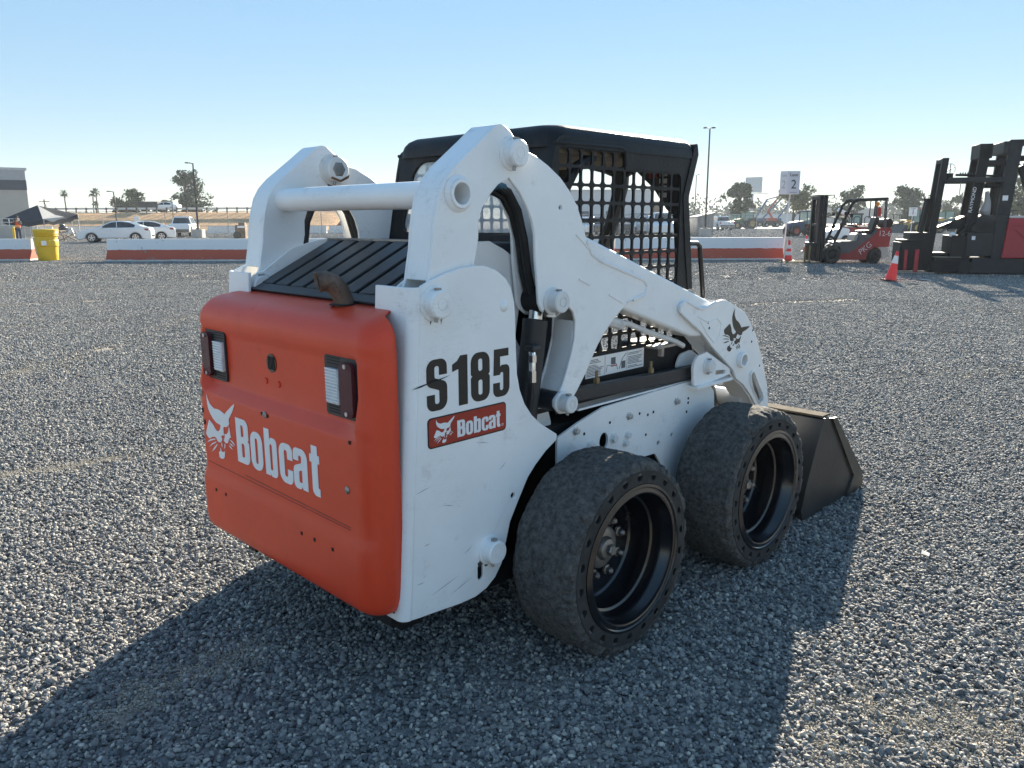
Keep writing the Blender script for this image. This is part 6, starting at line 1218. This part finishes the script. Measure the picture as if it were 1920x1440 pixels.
def loader(label, u, d, yaw, sc=1.0, col=None, open_=False):
    t = empty('wheel_loader', at(u, d), BROT+yaw, label, 'loader'); t.scale = (sc,)*3; c = col or YLW
    q = MB(); q.prism(rpoly([(.3, .8, .05), (2.6, .8, .1), (2.65, 1.6, .2), (.4, 1.8, .1)]), -.8, .8); q.build('engine_cover', c, t, bevel=.05)
    q = MB(); q.bx(-1.9, .5, -.5, .5, .6, 1.2); q.build('frame', c, t); wheel_on(t, -1.2, .68, 1.15, .5, RIMY); wheel_on(t, 1.6, .68, 1.15, .5, RIMY)
    if open_:
        q = MB()
        for x in (-.7, .5):
            for s_ in (-1, 1): q.bar((x, s_*.6, 1.1), (x, s_*.6, 2.5), .08)
        q.build('canopy_post', DK, t); q = MB(); q.bx(-.95, .7, -.75, .75, 2.5, 2.58); q.build('canopy', DK, t); q = MB(); q.box((.1, 0, 1.35), (.5, .5, .5)); q.build('seat', DK, t, bevel=.05)
    else: cab_box(t, -.75, .5, 1.25, 2.75, .65, DK, mat('roof_red', (.35, .10, .08), .5) if col is None else None)
    q = MB()
    for s_ in (-1, 1): q.bar((-.6, s_*.55, 1.3), (-2.6, s_*.55, .45), .14, .22)
    q.build('lift_arm', c, t); q = MB(); q.prism(rpoly([(-3.3, .05), (-2.5, .05, .05), (-2.4, .9, .1), (-2.6, 1.0)]), -1.2, 1.2); q.build('bucket', DK, t); return t
loader('yellow wheel loader with glazed cab right of the lane 1 sign', 1730, 80, rad(6), .86)
loader('open-canopy utility loader left of the lane 1 sign', 1690, 82, rad(12), .74, None, True)
loader('yellow machine partly hidden behind the reach truck red cover', 1905, 60, rad(0), .8, None, True)
def boom_lift(label, u, d, yaw, col, ang1, L1, ang2, L2, sc=1.0):
    t = empty('boom_lift', at(u, d), BROT+yaw, label, 'boom lift'); t.scale = (sc,)*3; q = MB(); q.bx(-1.1, 1.1, -.8, .8, .5, 1.0); q.build('chassis', DK, t); q = MB(); q.bx(-.6, .9, -.6, .6, 1.0, 1.6); q.build('turntable', col, t, bevel=.05)
    wheel_on(t, -.9, .42, 1.0, .3, RIMW); wheel_on(t, .9, .42, 1.0, .3, RIMW); a = Vector((.3, 0, 1.5)); b_ = a+Vector((cos(ang1)*L1, 0, sin(ang1)*L1)); c = b_+Vector((cos(ang2)*L2, 0, sin(ang2)*L2))
    q = MB(); q.bar(a, b_, .26, .28); q.build('lower_boom', col, t); q = MB(); q.bar(b_, c, .20, .22); q.build('upper_boom', col, t); q = MB()
    for x in (-.4, .4):
        for y in (-.5, .5): q.bar((c.x+x, y, c.z-.3), (c.x+x, y, c.z+.8), .06)
    q.bx(c.x-.45, c.x+.45, -.55, .55, c.z-.32, c.z-.26); q.bx(c.x-.45, c.x+.45, -.55, -.5, c.z+.75, c.z+.82); q.build('platform', DK, t); return t
BLF = mat('lift_blue', (.06, .12, .20), .5); RDL = mat('lift_red', (.40, .07, .04), .5)
boom_lift('blue boom lift just right of the billboard pole', 1414, 150, 0, BLF, rad(60), 4.0, rad(15), 2.4)
boom_lift('blue boom lift with long straight boom left of the red one', 1428, 158, 0, BLF, rad(48), 6.0, rad(40), 1.5)
boom_lift('red boom lift raised towards the sparse tree', 1446, 140, 0, RDL, rad(125), 1.6, rad(52), 4.4)
boom_lift('blue folded boom lift at the foot of the sparse tree', 1456, 165, 0, BLF, rad(55), 4.5, rad(-50), 3.0)
t = empty('telehandler', at(1590, 60), BROT+rad(10), 'red machine with raised white boom seen through the forklift', 'telehandler'); q = MB(); q.prism(rpoly([(-1.2, .5), (1.4, .5), (1.4, 1.1, .1), (-1.2, 1.0, .1)]), -.7, .7); q.build('body', mat('machine_red', (.30, .035, .04), .5, var=.15), t, bevel=.05); q = MB(); q.bar((1.1, 0, 1.1), (-.8, 0, 2.15), .26, .26); q.build('boom', LETW, t); wheel_on(t, -.8, .42, .85, .3, RIMW); wheel_on(t, .9, .42, .85, .3, RIMW); cab_box(t, .1, .9, 1.05, 1.75, .4, DK)
t = empty('red_implement', at(1605, 52), BROT, 'low red farm implement with guard hoops behind the forklift seat', 'machinery'); q = MB(); q.bx(-1.5, 1.5, -.6, .6, .35, .95); q.build('housing', mat('machine_red', (.30, .035, .04), .5), t, bevel=.08); q = MB(); q.bx(-1.6, 1.6, -.7, .7, .95, 1.02); q.build('deck', mat('deck_pale', (.50, .46, .42), .8), t)
for x in (-.6, .1, .8): q = MB(); q.tube([(x-.2, 0, 1.0), (x-.2, 0, 1.5), (x-.12, 0, 1.6), (x+.12, 0, 1.6), (x+.2, 0, 1.5), (x+.2, 0, 1.0)], .03, 6); q.build('guard_hoop', DK, t)
wheel_on(t, -1.0, .3, .7, .2, RIMW); wheel_on(t, 1.0, .3, .7, .2, RIMW)
t = empty('compact_loader', at(1562, 46), BROT+rad(20), 'pale compact machine seen under the forklift guard', 'machinery'); q = MB(); q.prism(rpoly([(-.8, .35), (.8, .35), (.85, .9, .1), (.3, 1.0, .1), (-.8, .75, .1)]), -.5, .5); q.build('body', LETW, t, bevel=.05); q = MB(); q.bx(-.85, .85, -.55, .55, .2, .36); q.build('track_frame', DK, t); q = MB(); q.tube([(.5, -.4, .95), (.5, -.4, 1.55), (-.1, -.4, 1.6), (-.2, -.4, .8)], .035, 6); q.tube([(.5, .4, .95), (.5, .4, 1.55), (-.1, .4, 1.6), (-.2, .4, .8)], .035, 6); q.build('roll_bar', DK, t); wheel_on(t, -.55, .28, .6, .2, RIMW); wheel_on(t, .55, .28, .6, .2, RIMW)
# ---- paper scraps on the gravel
for lab, u, d, s_, a in (('square pale paper scrap lying on the gravel right of the loader', 1807, 2.222*1505/ (1092-411)*.68, .018, .3), ('white paper scrap on the gravel before the reach truck', 1750, 19.5, .16, .1), ('torn paper scrap right of the leaning cone', 1725, 18.4, .12, 1.0)):
    q = MB(); q.add([(-s_, -s_*.8, .0), (s_*.9, -s_, .004), (s_, s_*.8, .01), (-s_*.8, s_, .003)], [(0, 1, 2, 3)]); o = q.build('paper_scrap', mat('paper', (.62, .58, .50), .9), None, angle=0); m_ = o.modifiers.new('t', 'SOLIDIFY'); m_.thickness = .002
    o.location = at(u, d, .012); o.rotation_euler = (.08, .05, a); tag(o, lab, 'paper')
# ---- air
q = MB(); q.bx(-905, 905, -905, 905, -1.5, 14.5); hz = q.build('haze', None, None, angle=0); hz.data.materials.clear(); hm = bpy.data.materials.new('haze'); hm.use_nodes = True; tn = hm.node_tree; tn.nodes.remove(tn.nodes['Principled BSDF']); pv = tn.nodes.new('ShaderNodeVolumePrincipled')
pv.inputs['Color'].default_value = (.80, .90, 1.0, 1); pv.inputs['Density'].default_value = .00032; pv.inputs['Anisotropy'].default_value = .25; tn.links.new(pv.outputs[0], tn.nodes['Material Output'].inputs['Volume']); hz.data.materials.append(hm); tag(hz, 'thin pale daytime haze over the whole yard', kind='stuff')
